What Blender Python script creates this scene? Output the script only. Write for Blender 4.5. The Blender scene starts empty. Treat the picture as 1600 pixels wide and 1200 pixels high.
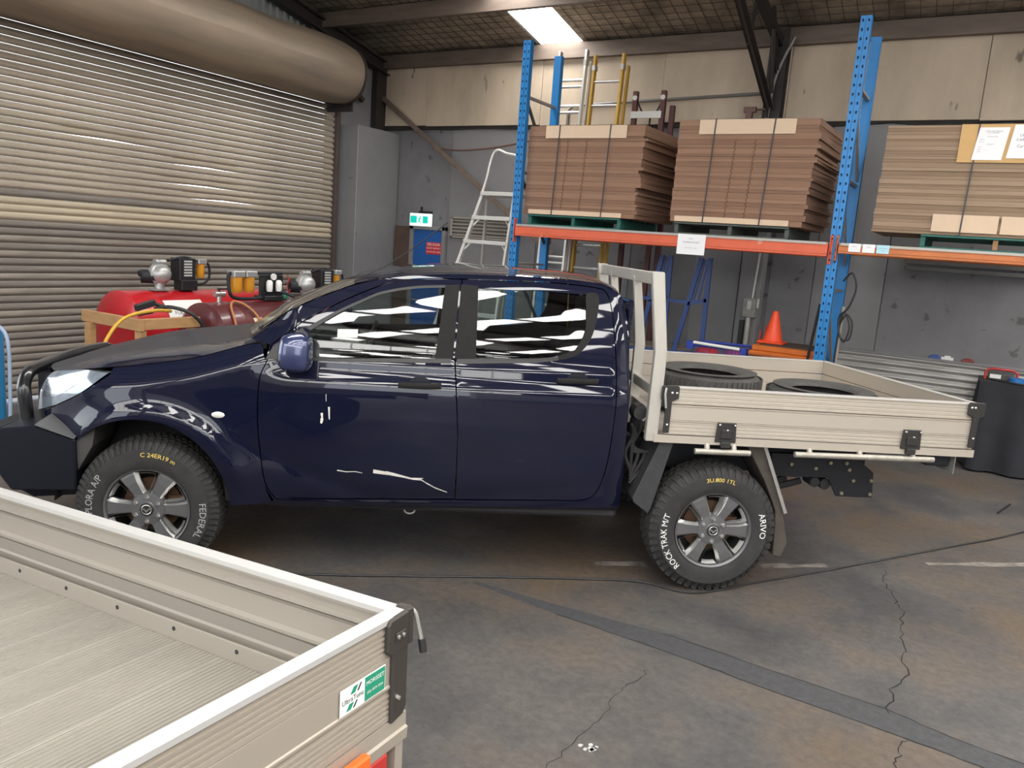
import bpy, bmesh, math, random
from mathutils import Vector, Matrix
from mathutils.geometry import delaunay_2d_cdt
random.seed(7)
PI = math.pi
SC = bpy.context.scene
COL = SC.collection

# ------------------------------------------------------------------ camera
cam_d = bpy.data.cameras.new('camera')
cam_d.sensor_width = 36.0
cam_d.lens = 1235.0 / 1600.0 * 36.0
cam_d.clip_start = 0.05
cam = bpy.data.objects.new('camera', cam_d)
COL.objects.link(cam)
CAMH = 1.97
def _cam():
    p, r, yaw = math.radians(10.05), math.radians(4.2), math.radians(30)
    f = Vector((0, math.cos(p), -math.sin(p))); u0 = Vector((0, math.sin(p), math.cos(p))); r0 = Vector((1, 0, 0))
    rr = r0 * math.cos(r) + u0 * math.sin(r); uu = u0 * math.cos(r) - r0 * math.sin(r)
    M = Matrix((rr, uu, -f)).transposed().to_4x4()
    return Matrix.Translation((0, 0, CAMH)) @ Matrix.Rotation(yaw, 4, 'Z') @ M
cam.matrix_world = _cam()
SC.camera = cam
# ------------------------------------------------------------------ light
w = bpy.data.worlds.new('world'); SC.world = w; w.use_nodes = True
_bg = w.node_tree.nodes['Background']
_bg.inputs[0].default_value = (0.90, 0.95, 1.0, 1); _bg.inputs[1].default_value = 4.0
SKYLIGHT = 16.0
vs = SC.view_settings
vs.view_transform = 'Standard'; vs.look = 'None'; vs.exposure = 0.15; vs.gamma = 1.0; vs.use_curve_mapping = False
SC.cycles.max_bounces = 6; SC.cycles.diffuse_bounces = 3; SC.cycles.glossy_bounces = 4; SC.cycles.transparent_max_bounces = 10
SC.cycles.adaptive_threshold = .025
SC.cycles.sample_clamp_indirect = 6.0
SC.cycles.use_denoising = True

# ------------------------------------------------------------------ materials
MATS = {}
def mat(name, col, rough=.6, metal=0.0, var=0.0, vscale=6.0, col2=None, bump=0.0, bscale=40.0, stretch=None, coat=0.0, spec=.5, emit=None, es=1.0, spots=None):
    if name in MATS: return MATS[name]
    m = bpy.data.materials.new(name); m.use_nodes = True; MATS[name] = m
    nt = m.node_tree; N = nt.nodes; L = nt.links; b = N['Principled BSDF']
    b.inputs['Roughness'].default_value = rough; b.inputs['Metallic'].default_value = metal
    b.inputs['Specular IOR Level'].default_value = spec
    b.inputs['Coat Weight'].default_value = coat; b.inputs['Coat Roughness'].default_value = .03
    c4 = tuple(col) + (1,)
    b.inputs['Base Color'].default_value = c4
    tc = mp = None
    if var or bump or col2 or spots:
        tc = N.new('ShaderNodeTexCoord'); mp = N.new('ShaderNodeMapping'); L.new(tc.outputs['Object'], mp.inputs[0])
        if stretch: mp.inputs['Scale'].default_value = stretch
    src = None
    if var or col2:
        n = N.new('ShaderNodeTexNoise'); n.inputs['Scale'].default_value = vscale; n.inputs['Detail'].default_value = 8; n.inputs['Roughness'].default_value = .65
        L.new(mp.outputs[0], n.inputs[0])
        r = N.new('ShaderNodeValToRGB'); L.new(n.outputs[0], r.inputs[0])
        r.color_ramp.elements[0].position = .32; r.color_ramp.elements[1].position = .68
        k = 1 - var
        r.color_ramp.elements[0].color = tuple(x * k for x in col) + (1,) if col2 is None else tuple(col2) + (1,)
        r.color_ramp.elements[1].color = c4
        src = r.outputs[0]
    if spots:
        sc_, thr, scol = spots
        n2 = N.new('ShaderNodeTexNoise'); n2.inputs['Scale'].default_value = sc_; n2.inputs['Detail'].default_value = 6; L.new(mp.outputs[0], n2.inputs[0])
        r2 = N.new('ShaderNodeValToRGB'); L.new(n2.outputs[0], r2.inputs[0]); r2.color_ramp.elements[0].position = thr; r2.color_ramp.elements[1].position = thr + .06
        mx = N.new('ShaderNodeMix'); mx.data_type = 'RGBA'; L.new(r2.outputs[0], mx.inputs['Factor'])
        if src: L.new(src, mx.inputs['A'])
        else: mx.inputs['A'].default_value = c4
        mx.inputs['B'].default_value = tuple(scol) + (1,)
        src = mx.outputs['Result']
    if src: L.new(src, b.inputs['Base Color'])
    if bump:
        n = N.new('ShaderNodeTexNoise'); n.inputs['Scale'].default_value = bscale; n.inputs['Detail'].default_value = 6; L.new(mp.outputs[0], n.inputs[0])
        bp = N.new('ShaderNodeBump'); bp.inputs['Strength'].default_value = bump; bp.inputs['Distance'].default_value = .02
        L.new(n.outputs[0], bp.inputs['Height']); L.new(bp.outputs[0], b.inputs['Normal'])
    if emit:
        b.inputs['Emission Color'].default_value = tuple(emit) + (1,); b.inputs['Emission Strength'].default_value = es
    return m
def glass_mat(name, tint=(.72, .8, .78), refl=1.0):
    if name in MATS: return MATS[name]
    m = bpy.data.materials.new(name); m.use_nodes = True; MATS[name] = m
    nt = m.node_tree; N = nt.nodes; L = nt.links; N.remove(N['Principled BSDF']); o = N['Material Output']
    t = N.new('ShaderNodeBsdfTransparent'); t.inputs[0].default_value = tint + (1,)
    g = N.new('ShaderNodeBsdfGlossy'); g.inputs['Roughness'].default_value = .02; g.inputs[0].default_value = (refl, refl, refl, 1)
    fr = N.new('ShaderNodeFresnel'); fr.inputs[0].default_value = 1.7
    mx = N.new('ShaderNodeMixShader'); L.new(fr.outputs[0], mx.inputs[0]); L.new(t.outputs[0], mx.inputs[1]); L.new(g.outputs[0], mx.inputs[2])
    L.new(mx.outputs[0], o.inputs[0])
    return m
def floor_mat():
    m = bpy.data.materials.new('stained_concrete'); m.use_nodes = True
    nt = m.node_tree; N = nt.nodes; L = nt.links; b = N['Principled BSDF']
    tc = N.new('ShaderNodeTexCoord')
    def noise(s, d=8, ro=.6):
        n = N.new('ShaderNodeTexNoise'); n.inputs['Scale'].default_value = s; n.inputs['Detail'].default_value = d; n.inputs['Roughness'].default_value = ro
        L.new(tc.outputs['Object'], n.inputs[0]); return n
    def ramp(n, p0, p1, c0, c1):
        r = N.new('ShaderNodeValToRGB'); L.new(n.outputs[0], r.inputs[0]); e = r.color_ramp.elements
        e[0].position = p0; e[1].position = p1; e[0].color = c0 + (1,); e[1].color = c1 + (1,); return r
    a = ramp(noise(1.1), .35, .68, (.058, .056, .058), (.128, .115, .105))
    br = ramp(noise(.55, 6), .46, .66, (0, 0, 0), (1, 1, 1))
    mx = N.new('ShaderNodeMix'); mx.data_type = 'RGBA'; L.new(br.outputs[0], mx.inputs['Factor']); L.new(a.outputs[0], mx.inputs['A']); mx.inputs['B'].default_value = (.112, .075, .045, 1)
    fine = ramp(noise(22, 8, .7), .3, .72, (.68, .68, .68), (1.22, 1.22, 1.22))
    mu = N.new('ShaderNodeMix'); mu.data_type = 'RGBA'; mu.blend_type = 'MULTIPLY'; mu.inputs['Factor'].default_value = 1
    L.new(mx.outputs['Result'], mu.inputs['A']); L.new(fine.outputs[0], mu.inputs['B'])
    sp = ramp(noise(60, 3), .70, .74, (0, 0, 0), (1, 1, 1))
    mz = N.new('ShaderNodeMix'); mz.data_type = 'RGBA'; L.new(sp.outputs[0], mz.inputs['Factor']); L.new(mu.outputs['Result'], mz.inputs['A']); mz.inputs['B'].default_value = (.2, .19, .18, 1)
    L.new(mz.outputs['Result'], b.inputs['Base Color'])
    rr = ramp(noise(1.7), .3, .7, (.42, .42, .42), (.75, .75, .75)); L.new(rr.outputs[0], b.inputs['Roughness'])
    bp = N.new('ShaderNodeBump'); bp.inputs['Strength'].default_value = .25; bp.inputs['Distance'].default_value = .01
    L.new(noise(35).outputs[0], bp.inputs['Height']); L.new(bp.outputs[0], b.inputs['Normal'])
    return m
NAVY = mat('navy_paint', (.0032, .0046, .018), .55, .0, coat=1.0, spec=.06)
BONP = None
BLK = mat('black_plastic', (.018, .018, .019), .5)
TRIMBLK = mat('grey_black_trim', (.020, .019, .019), .75, var=.2, vscale=30, spec=.15)
RUB = mat('tyre_rubber', (.032, .031, .030), .78, var=.45, vscale=14, bump=.15, bscale=90)
DARK = mat('dark_steel', (.014, .015, .020), .6, .2)
UNDER = mat('underbody_grime', (.030, .028, .030), .8, var=.4, vscale=8)
ALU = mat('brushed_aluminium', (.53, .475, .405), .45, .45, var=.05, vscale=1.5)
ALUD = mat('dull_aluminium', (.52, .48, .42), .5, .45, var=.3, vscale=4, stretch=(9, 1.2, 9), bump=.08, bscale=30)
ALUEDGE = mat('bright_aluminium_edge', (.80, .78, .75), .32, .5)
STEEL = mat('galvanised_steel', (.50, .49, .47), .4, .7, var=.2, vscale=12)
GALV = mat('weathered_pipe', (.45, .42, .37), .5, .5, var=.3, vscale=20)
CHROME = mat('polished_bolt', (.7, .69, .66), .25, .9)
RIMD = mat('rim_graphite', (.15, .15, .155), .38, .5)
RIMB = mat('rim_barrel_dark', (.03, .03, .03), .5, .4)
RIML = mat('rim_machined', (.55, .55, .54), .28, .8)  # bright colour carries the light caught by the spoke edges
WHITE = mat('white_print', (.8, .8, .78), .6)
YELL = mat('yellow_crayon', (.75, .55, .12), .7)
BLACKINK = mat('black_ink', (.02, .02, .02), .6)
GREYINK = mat('grey_ink', (.25, .25, .26), .7)

def bonnet_mat():
    m = mat('dusty_navy_bonnet', (.0032, .0046, .018), .5, .0, coat=1.0, spec=.1)
    N = m.node_tree.nodes; L = m.node_tree.links; b = N['Principled BSDF']
    tc = N.new('ShaderNodeTexCoord'); sx = N.new('ShaderNodeSeparateXYZ'); L.new(tc.outputs['Object'], sx.inputs[0])
    n = N.new('ShaderNodeTexNoise'); n.inputs['Scale'].default_value = 5; n.inputs['Detail'].default_value = 7; L.new(tc.outputs['Object'], n.inputs[0])
    ad = N.new('ShaderNodeMath'); ad.operation = 'MULTIPLY_ADD'; L.new(n.outputs[0], ad.inputs[0]); ad.inputs[1].default_value = .5; L.new(sx.outputs[1], ad.inputs[2])
    r = N.new('ShaderNodeMapRange'); r.inputs[1].default_value = .45; r.inputs[2].default_value = .62; L.new(ad.outputs[0], r.inputs[0])
    mx = N.new('ShaderNodeMix'); mx.data_type = 'RGBA'; L.new(r.outputs[0], mx.inputs['Factor']); mx.inputs['A'].default_value = (.0032, .0046, .018, 1); mx.inputs['B'].default_value = (.040, .040, .045, 1)
    L.new(mx.outputs['Result'], b.inputs['Base Color'])
    iv = N.new('ShaderNodeMapRange'); iv.inputs[3].default_value = 1.0; iv.inputs[4].default_value = .06; L.new(r.outputs[0], iv.inputs[0]); L.new(iv.outputs[0], b.inputs['Coat Weight'])
    return m
BONP = bonnet_mat()

# ------------------------------------------------------------------ mesh helpers
def axes_for(d):
    d = Vector(d).normalized(); a = Vector((0, 0, 1)) if abs(d.z) < .95 else Vector((1, 0, 0))
    s = d.cross(a).normalized(); t = s.cross(d).normalized(); return s, t
class MB:
    def __init__(self): self.v = []; self.f = []
    def add(self, vs, fs):
        o = len(self.v); self.v += [tuple(p) for p in vs]; self.f += [tuple(i + o for i in q) for q in fs]; return self
    def box(self, x0, x1, y0, y1, z0, z1):
        return self.add([(x0,y0,z0),(x1,y0,z0),(x1,y1,z0),(x0,y1,z0),(x0,y0,z1),(x1,y0,z1),(x1,y1,z1),(x0,y1,z1)],
                        [(0,3,2,1),(4,5,6,7),(0,1,5,4),(1,2,6,5),(2,3,7,6),(3,0,4,7)])
    def bar(self, p0, p1, wd, ht, up=None):
        p0 = Vector(p0); p1 = Vector(p1); d = (p1 - p0).normalized()
        if up is None: s, t = axes_for(d)
        else: s = d.cross(Vector(up)).normalized(); t = s.cross(d).normalized()
        s = s * wd / 2; t = t * ht / 2
        return self.add([p0-s-t, p0+s-t, p0+s+t, p0-s+t, p1-s-t, p1+s-t, p1+s+t, p1-s+t],
                        [(0,3,2,1),(4,5,6,7),(0,1,5,4),(1,2,6,5),(2,3,7,6),(3,0,4,7)])
    def tube(self, pts, r, n=10, caps=True):
        pts = [Vector(p) for p in pts]; rs = r if isinstance(r, (list, tuple)) else [r] * len(pts)
        rings = []; s = None
        for i, p in enumerate(pts):
            d = (pts[min(i + 1, len(pts) - 1)] - pts[max(i - 1, 0)]).normalized()
            if s is None: s, t = axes_for(d)
            else:
                s = (s - d * s.dot(d)).normalized(); t = s.cross(d).normalized() * 1.0
            rings.append([p + (s * math.cos(2*PI*k/n) + t * math.sin(2*PI*k/n)) * rs[i] for k in range(n)])
        vs = [q for R in rings for q in R]; fs = []
        for i in range(len(pts) - 1):
            for k in range(n):
                fs.append((i*n+k, i*n+(k+1) % n, (i+1)*n+(k+1) % n, (i+1)*n+k))
        if caps: fs += [tuple(range(n))[::-1], tuple((len(pts)-1)*n + k for k in range(n))]
        return self.add(vs, fs)
    def cyl(self, p0, p1, r, n=14, r1=None): return self.tube([p0, p1], [r, r if r1 is None else r1], n)
    def lathe(self, prof, n=40, o=(0, 0, 0), ax='y', closed=False):
        o = Vector(o); vs = []; fs = []; m = len(prof)
        for k in range(n):
            a = 2*PI*k/n; c, s = math.cos(a), math.sin(a)
            for (r, h) in prof:
                q = (r*c, h, r*s) if ax == 'y' else ((r*c, r*s, h) if ax == 'z' else (h, r*c, r*s))
                vs.append(o + Vector(q))
        for k in range(n):
            k2 = (k+1) % n
            for i in range(m if closed else m-1):
                j = (i+1) % m
                fs.append((k*m+i, k*m+j, k2*m+j, k2*m+i))
        return self.add(vs, fs)
    def prism(self, poly, off):
        off = Vector(off); n = len(poly); P = [Vector(p) for p in poly]
        return self.add(P + [p + off for p in P], [tuple(range(n)), tuple(range(2*n-1, n-1, -1))] + [(i, i+n, (i+1) % n + n, (i+1) % n) for i in range(n)])
    def grid(self, P, close=False):
        nu = len(P); nv = len(P[0]); o = [q for r in P for q in r]; fs = []
        for i in range(nu-1):
            for j in range(nv-1): fs.append((i*nv+j, (i+1)*nv+j, (i+1)*nv+j+1, i*nv+j+1))
        return self.add(o, fs)
    def build(self, name, m, parent=None, smooth=None, bevel=0, seg=1, fix=True):
        me = bpy.data.meshes.new(name); me.from_pydata(self.v, [], self.f)
        if fix or bevel:
            bm = bmesh.new(); bm.from_mesh(me)
            if fix: bmesh.ops.recalc_face_normals(bm, faces=bm.faces)
            if bevel:
                es = [e for e in bm.edges if len(e.link_faces) == 2 and e.calc_face_angle(0) > .6]
                bmesh.ops.bevel(bm, geom=es, offset=bevel, segments=seg, profile=.6, affect='EDGES', clamp_overlap=True)
            bm.to_mesh(me); bm.free()
        me.update()
        if smooth:
            me.shade_smooth(); me.set_sharp_from_angle(angle=math.radians(smooth))
        return link(name, me, m, parent)
def link(name, me, m, parent=None):
    if m is not None:
        me.materials.clear(); me.materials.append(m)
    o = bpy.data.objects.new(name, me); COL.objects.link(o)
    if parent is not None: o.parent = parent
    return o
def empty(name, loc=(0, 0, 0), rz=0.0):
    o = bpy.data.objects.new(name, None); COL.objects.link(o); o.location = loc; o.rotation_euler = (0, 0, rz); o.empty_display_size = .2
    return o
def tag(o, label, cat, group=None, kind=None):
    o['label'] = label; o['category'] = cat
    if group: o['group'] = group
    if kind: o['kind'] = kind
    return o
def copy_tree(o, parent=None):
    c = o.copy(); COL.objects.link(c); c.parent = parent
    for ch in list(o.children): copy_tree(ch, c)
    return c
def quick(name, m, parent, fn, smooth=None, bevel=0, seg=1):
    b = MB(); fn(b); return b.build(name, m, parent, smooth, bevel, seg)
def spline(pts, n=6, closed=False):
    P = [Vector(p) for p in pts]; out = []; N_ = len(P)
    for i in range(N_ if closed else N_-1):
        if closed: a, b, c, d = P[i-1], P[i], P[(i+1) % N_], P[(i+2) % N_]
        else: a, b, c, d = P[max(i-1, 0)], P[i], P[i+1], P[min(i+2, N_-1)]
        for k in range(n):
            t = k/n
            out.append(.5*((2*b) + (c-a)*t + (2*a-5*b+4*c-d)*t*t + (3*b-a-3*c+d)*t**3))
    if not closed: out.append(P[-1])
    return out
_TC = {}
def text_geo(s, size):
    key = (s, size)
    if key in _TC: return _TC[key]
    cu = bpy.data.curves.new('t', 'FONT'); cu.body = s; cu.size = size; cu.align_x = 'CENTER'; cu.align_y = 'CENTER'; cu.resolution_u = 2
    o = bpy.data.objects.new('t', cu); COL.objects.link(o)
    dg = bpy.context.evaluated_depsgraph_get(); me = o.evaluated_get(dg).to_mesh()
    r = ([tuple(v.co[:2]) for v in me.vertices], [tuple(p.vertices) for p in me.polygons])
    o.evaluated_get(dg).to_mesh_clear(); bpy.data.objects.remove(o); bpy.data.curves.remove(cu)
    _TC[key] = r; return r
def text_on(mb, s, size, fn):
    vs, fs = text_geo(s, size)
    return mb.add([fn(x, y) for x, y in vs], fs)

# ================================================================== THE BUILDING
XL, XR, YB, YF = -8.45, 9.0, 10.0, -4.6
EAVE, SL, RIDGE = 4.62, .194, 2.7
def roof_z(y): return EAVE + SL * (YB - y) if y >= RIDGE else EAVE + SL * (YB - RIDGE) - SL * (RIDGE - y)
CONC = floor_mat()
fl = quick('floor', CONC, None, lambda b: b.box(-16, 16, -16, YB + .2, -.12, 0))
tag(fl, 'dark stained concrete workshop floor with brown patches and cracks', 'floor', kind='structure')
CRACK = mat('crack_dark', (.012, .012, .012), .9)
def ribbon(name, pts, wd, z, m, jitter=0, n=5):
    P = [Vector((p[0], p[1], 0)) for p in pts]; Q = []
    for i in range(len(P)-1):
        for k in range(n):
            q = P[i].lerp(P[i+1], k/n); q += Vector((random.uniform(-1, 1), random.uniform(-1, 1), 0)) * jitter; Q.append(q)
    Q.append(P[-1]); vs = []; fs = []
    for i, q in enumerate(Q):
        d = (Q[min(i+1, len(Q)-1)] - Q[max(i-1, 0)]).normalized(); s = Vector((-d.y, d.x, 0)) * wd * (random.uniform(.4, 1.2) if jitter else 1) / 2
        vs += [q - s + Vector((0, 0, z)), q + s + Vector((0, 0, z))]
    fs = [(2*i, 2*i+1, 2*i+3, 2*i+2) for i in range(len(Q)-1)]
    b = MB(); b.add(vs, fs); return b.build(name, m, fl)
ribbon('crack', [(-.274,5.666),(-.251,5.435),(-.183,5.18),(-.113,5.018),(-.103,4.727),(-.074,4.482),(-.038,4.214),(-.081,3.98),(-.074,3.757)], .007, .0015, CRACK, .018)
ribbon('crack', [(.016,3.608),(-.003,3.496),(-.01,3.357),(-.029,3.182)], .006, .0015, CRACK, .015)
ribbon('crack', [(-1.109,3.427),(-1.12,3.277),(-1.149,3.161),(-1.128,2.959),(-1.153,2.697),(-1.158,2.496),(-1.137,2.329)], .0035, .0015, CRACK, .015)
PATCH = mat('patched_concrete', (.062, .062, .066), .75, var=.35, vscale=25, bump=.2, bscale=60)
up = [(-2.3,3.73),(-1.779,3.764),(-1.173,3.827),(-.624,3.804),(-.083,3.788),(.1,3.739),(.444,3.698),(.757,3.622)]
lo = [(-2.3,3.70),(-1.725,3.66),(-1.419,3.657),(-.961,3.64),(-.581,3.616),(-.001,3.595),(.272,3.57),(.603,3.489)]
b = MB(); b.add([(x, y, .0008) for x, y in up + lo[::-1]], [(i, i+1, 14-i, 15-i) for i in range(7)]); b.build('concrete_patch', PATCH, fl)
ribbon('crack', up[2:], .007, .0014, CRACK, .006); ribbon('crack', lo[1:], .007, .0014, CRACK, .006)
LINEW = mat('worn_white_paint', (.30, .27, .24), .8, col2=(.10, .085, .075), var=.4, vscale=9, stretch=(1, 1, 1))
for a_, b_ in (((-1.86, 4.455), (-1.60, 4.655)), ((-.98, 5.14), (-.62, 5.46)), ((-.05, 5.98), (.75, 6.64))):
    ribbon('painted_line', [a_, b_], .075, .0009, LINEW, .006)
b = MB()
for k in range(9):
    a = random.uniform(0, 6.28); r = random.uniform(0, .035); b.add([(-1.08+r*math.cos(a)+.014*math.cos(t)*random.uniform(.4,1), 2.70+r*math.sin(a)+.012*math.sin(t), .0012) for t in [i*1.05 for i in range(6)]], [(0,1,2,3,4,5)])
b.build('paint_spot', mat('spilt_white', (.45, .45, .44), .8), fl)

GREYW = mat('grey_painted_wall', (.20, .197, .205), .62, var=.28, vscale=1.6, bump=.08, bscale=12, spots=(5.5, .625, (.085, .082, .08)))
GREYW2 = mat('smooth_grey_panel', (.222, .218, .225), .55, var=.15, vscale=1.2, spots=(9, .70, (.1, .1, .1)))
CREAM = mat('cream_cladding', (.56, .455, .345), .65, var=.38, vscale=1.1, stretch=(1, 1, .35), spots=(7, .69, (.14, .11, .085)))
wb = quick('wall_back', GREYW, None, lambda b: b.box(XL-.2, XR+.2, YB, YB+.2, 0, EAVE+.25))
tag(wb, 'grey painted back wall with cream cladding above', 'wall', kind='structure')
xs = [-8.40, -7.55, -5.6, -3.85, -2.30, -.30, 1.65, 3.6, 5.5, 7.4, 9.0]
for i in range(len(xs)-1):
    quick('cladding_panel', CREAM, wb, lambda b: b.box(xs[i]+.002, xs[i+1]-.002, YB-.075-.008*(i % 2), YB-.002, 3.62-.012*(i % 3), EAVE-.1), bevel=.004)
DGAP = mat('dark_gap_shade', (.03, .026, .022), .8, var=.4, vscale=7)  # dark strip painted in for the shaded gap under the cladding panels
b = MB(); n = 60; vs_ = []
for i in range(n+1):
    x = -8.4 + i*17.4/n; h = .035 + .03*math.sin(i*1.7) * (1 if i > 24 else .2)
    vs_ += [(x, YB-.05, 3.60-h), (x, YB-.05, 3.65), (x, YB-.001, 3.60-h), (x, YB-.001, 3.65)]
b.add(vs_, [q for i in range(n) for q in ((4*i, 4*i+4, 4*i+5, 4*i+1), (4*i, 4*i+2, 4*i+6, 4*i+4))]); b.build('sealing_strip', DGAP, wb)
for (x0, x1, m_) in ((-7.08, -5.55, GREYW2), (-5.53, -4.1, GREYW), (-3.2, -2.62, GREYW2), (-2.25, -1.75, GREYW), (-1.74, -.98, GREYW2), (-.97, .75, GREYW), (.76, 2.6, GREYW2)):
    quick('wall_panel', m_, wb, lambda b: b.box(x0, x1, YB-.018, YB-.001, .02 if x1 < -1.3 else 1.02, 3.58), bevel=.003)
STEELD = mat('brown_black_steel', (.040, .033, .031), .6, .2, var=.35, vscale=9)
quick('column', GREYW2, wb, lambda b: b.box(-2.56, -2.30, YB-.21, YB-.0, 0, 3.56), bevel=.006)
quick('column', STEELD, wb, lambda b: (b.box(-2.52, -2.32, YB-.27, YB-.25, 3.56, 4.62), b.box(-2.43, -2.41, YB-.25, YB-.09, 3.56, 4.62), b.box(-2.52, -2.32, YB-.09, YB-.07, 3.56, 4.62)))
quick('column', STEELD, wb, lambda b: (b.box(-8.44, -8.34, YB-.30, YB-.08, 0, 4.6)))
BRACE = mat('rusty_angle', (.17, .125, .10), .65, .2, var=.35, vscale=8)
quick('wall_brace', BRACE, wb, lambda b: (b.bar((-8.38, YB-.12, 4.02), (-5.2, YB-.12, 1.83), .012, .09, (0, -1, 0.3)), b.bar((-8.38, YB-.15, 4.05), (-5.2, YB-.15, 1.86), .07, .012, (0, -1, .3))))
REDPIPE = mat('red_brown_pipe', (.16, .085, .07), .6)
quick('wall_cable', REDPIPE, wb, lambda b: b.tube(spline([(-7.4,9.94,3.30),(-6.9,9.9,3.26),(-6.3,9.9,3.30),(-5.7,9.9,3.40),(-5.0,9.9,3.56)], 5), .014, 6))
quick('wall_conduit', mat('grey_conduit', (.2, .19, .18), .5, .4), wb, lambda b: (b.tube([(-5.15,9.89,2.9),(-5.15,9.89,3.78),(-5.05,9.89,3.85),(-2.6,9.89,3.93)], .018, 8)))
quick('wall_conduit', mat('grey_conduit', (.2, .19, .18)), wb, lambda b: (b.tube(spline([(-2.47,9.7,2.9),(-2.45,9.7,3.6),(-2.4,9.7,4.1),(-2.24,9.7,4.5)], 4), .02, 8)))
# corrugated dwarf wall on the right of the back wall, one sheet per object
CORR = mat('corrugated_silver', (.50, .49, .47), .45, .4, var=.3, vscale=3, stretch=(1, 1, 6))
def corr_sheet(x0, x1, z0, z1, y, pitch=.076, amp=.011):
    b = MB(); n = int((z1-z0)/pitch*8); r0 = []; r1 = []
    for i in range(n+1):
        z = z0 + (z1-z0)*i/n; yy = y - amp*(1+math.cos(2*PI*(z-z0)/pitch)); r0.append((x0, yy, z)); r1.append((x1, yy, z))
    b.grid([r0, r1]); return b
for x0, x1 in ((-1.70, .18), (.16, 2.1), (2.08, 4.0)):
    corr_sheet(x0, x1, .02, 1.02, YB-.03-(.004 if x0 < 0 else 0)).build('corrugated_sheet', CORR, wb, 60)
quick('ledge', GREYW2, wb, lambda b: b.box(-1.7, 4.0, YB-.07, YB-.001, 1.02, 1.05), bevel=.004)

# left wall with the roller door opening, a boxed column by the corner
GABLE = mat('grey_gable_sheet', (.30, .31, .31), .55, .2, var=.2, vscale=3)
wl = quick('wall_left', GREYW2, None, lambda b: (b.box(XL-.2, XL, 8.93, YB+.2, 0, 4.9), b.box(XL-.2, XL, 1.9, 3.0, 0, 3.9), b.box(XL-.2, XL, 1.9, 8.93, 3.9, 4.3),
    b.box(XL-.2, XL, YF, -3.4, 0, 6.1), b.box(XL-.2, XL, -3.4, 1.9, 4.1, 4.9)))
tag(wl, 'grey left wall around the roller door, ribbed sheet gable above', 'wall', kind='structure')
b = MB(); vs_ = []; n = 0
yy = YF
while yy < YB:
    for dy, dx in ((0, 0), (.05, 0), (.065, .028), (.105, .028), (.12, 0)):
        y = min(yy+dy, YB); vs_ += [(XL-.03+dx, y, 4.1 if y < 8.9 else 4.3), (XL-.03+dx, y, roof_z(y)+.05)]; n += 1
    yy += .12
b.add(vs_, [(2*i, 2*i+2, 2*i+3, 2*i+1) for i in range(n-1)]); b.build('gable_sheet', GABLE, wl)
quick('boxed_column', GREYW2, wl, lambda b: b.box(XL+.0, -8.08, 9.03, YB-.02, 0, 3.5), bevel=.008)
quick('rafter', STEELD, wl, lambda b: (b.bar((XL+.12, YB-.1, roof_z(YB)-.10), (XL+.12, RIDGE, roof_z(RIDGE)-.10), .14, .016, (0, 0, 1)), b.bar((XL+.12, YB-.1, roof_z(YB)-.26), (XL+.12, RIDGE, roof_z(RIDGE)-.26), .14, .016, (0, 0, 1)), b.bar((XL+.12, YB-.1, roof_z(YB)-.18), (XL+.12, RIDGE, roof_z(RIDGE)-.18), .012, .16, (0, 0, 1))))
for y0, z0, y1, z1 in ((9.4, 3.9, 8.2, 4.75), (7.2, 4.3, 6.4, 5.1), (5.4, 4.4, 6.2, 5.1)):
    quick('gable_strut', STEELD, wl, lambda b: b.bar((XL+.10, y0, z0), (XL+.10, y1, z1), .06, .06))
# roller door : every slat its own piece
SLM = [mat('slat_cream', (.42, .36, .285), .9, 0, spec=.1, var=.34, vscale=2.2, stretch=(1, .5, 6), spots=(4.5, .69, (.16, .13, .11))),
       mat('slat_pale', (.50, .43, .325), .9, 0, spec=.1, var=.25, vscale=2.5, stretch=(1, .5, 6), spots=(5, .70, (.2, .16, .12))),
       mat('slat_grey', (.235, .21, .185), .9, 0, spec=.1, var=.35, vscale=2.2, stretch=(1, .5, 6)),
       mat('slat_grey_worn', (.29, .255, .215), .9, 0, spec=.1, var=.4, vscale=3, stretch=(1, .5, 6))]
dr = empty('door_1', (XL+.03, 5.9, 0)); tag(dr, 'closed cream and grey steel roller door with battered slats', 'roller door', kind='structure')
def slat_mesh():
    b = MB(); y0, y1 = -2.85, 2.98; prof = []
    for i in range(9):
        t = i/8; prof.append((.006 + .028*math.sin(PI*t)**.8, .066*t))
    prof.append((-.004, .069)); prof.append((-.004, .0757))
    P = []
    for k in range(25):
        y = y0 + (y1-y0)*k/24; P.append([(x, y, z) for x, z in prof])
    b.grid(P); return b
sm_ = slat_mesh(); base = sm_.build('slat', SLM[0], dr, 50); me0 = base.data; bpy.data.objects.remove(base)
variants = []
for m_ in SLM:
    me = me0.copy(); me.materials.clear(); me.materials.append(m_); variants.append(me)
NS = 51
for i in range(NS):
    z = .03 + i*.0757
    if z < 1.80: vi = 3 if i % 5 in (1, 4) else 2
    elif z < 2.06: vi = 1
    elif z < 2.14: vi = 2
    else: vi = 0
    me = variants[vi]
    if i in (5, 6, 7, 29, 31, 34, 36):       # a few dented slats
        me = me.copy(); y0 = random.uniform(-.6, 1.2)
        for v in me.vertices: v.co.x -= .010*math.exp(-((v.co.y-y0)/.22)**2); v.co.z += .012*math.exp(-((v.co.y-y0)/.25)**2)
    o = link('slat', me, None, dr); o.location = (0, 0, z); o.rotation_euler = (0, 0, random.uniform(-.001, .001))
JAMB = mat('rusty_jamb', (.10, .075, .068), .6, .2, var=.3, vscale=6)
for y in (-2.93, 3.0): quick('guide_rail', JAMB, dr, lambda b: (b.box(-.02, .09, y-.035, y+.035, 0, 3.75)), bevel=.004)
DRUM = mat('drum_canvas', (.30, .225, .155), .5, .15, col2=(.17, .135, .105), var=.3, vscale=1.5, stretch=(4, .25, 1), bump=.1, bscale=9)
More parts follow.
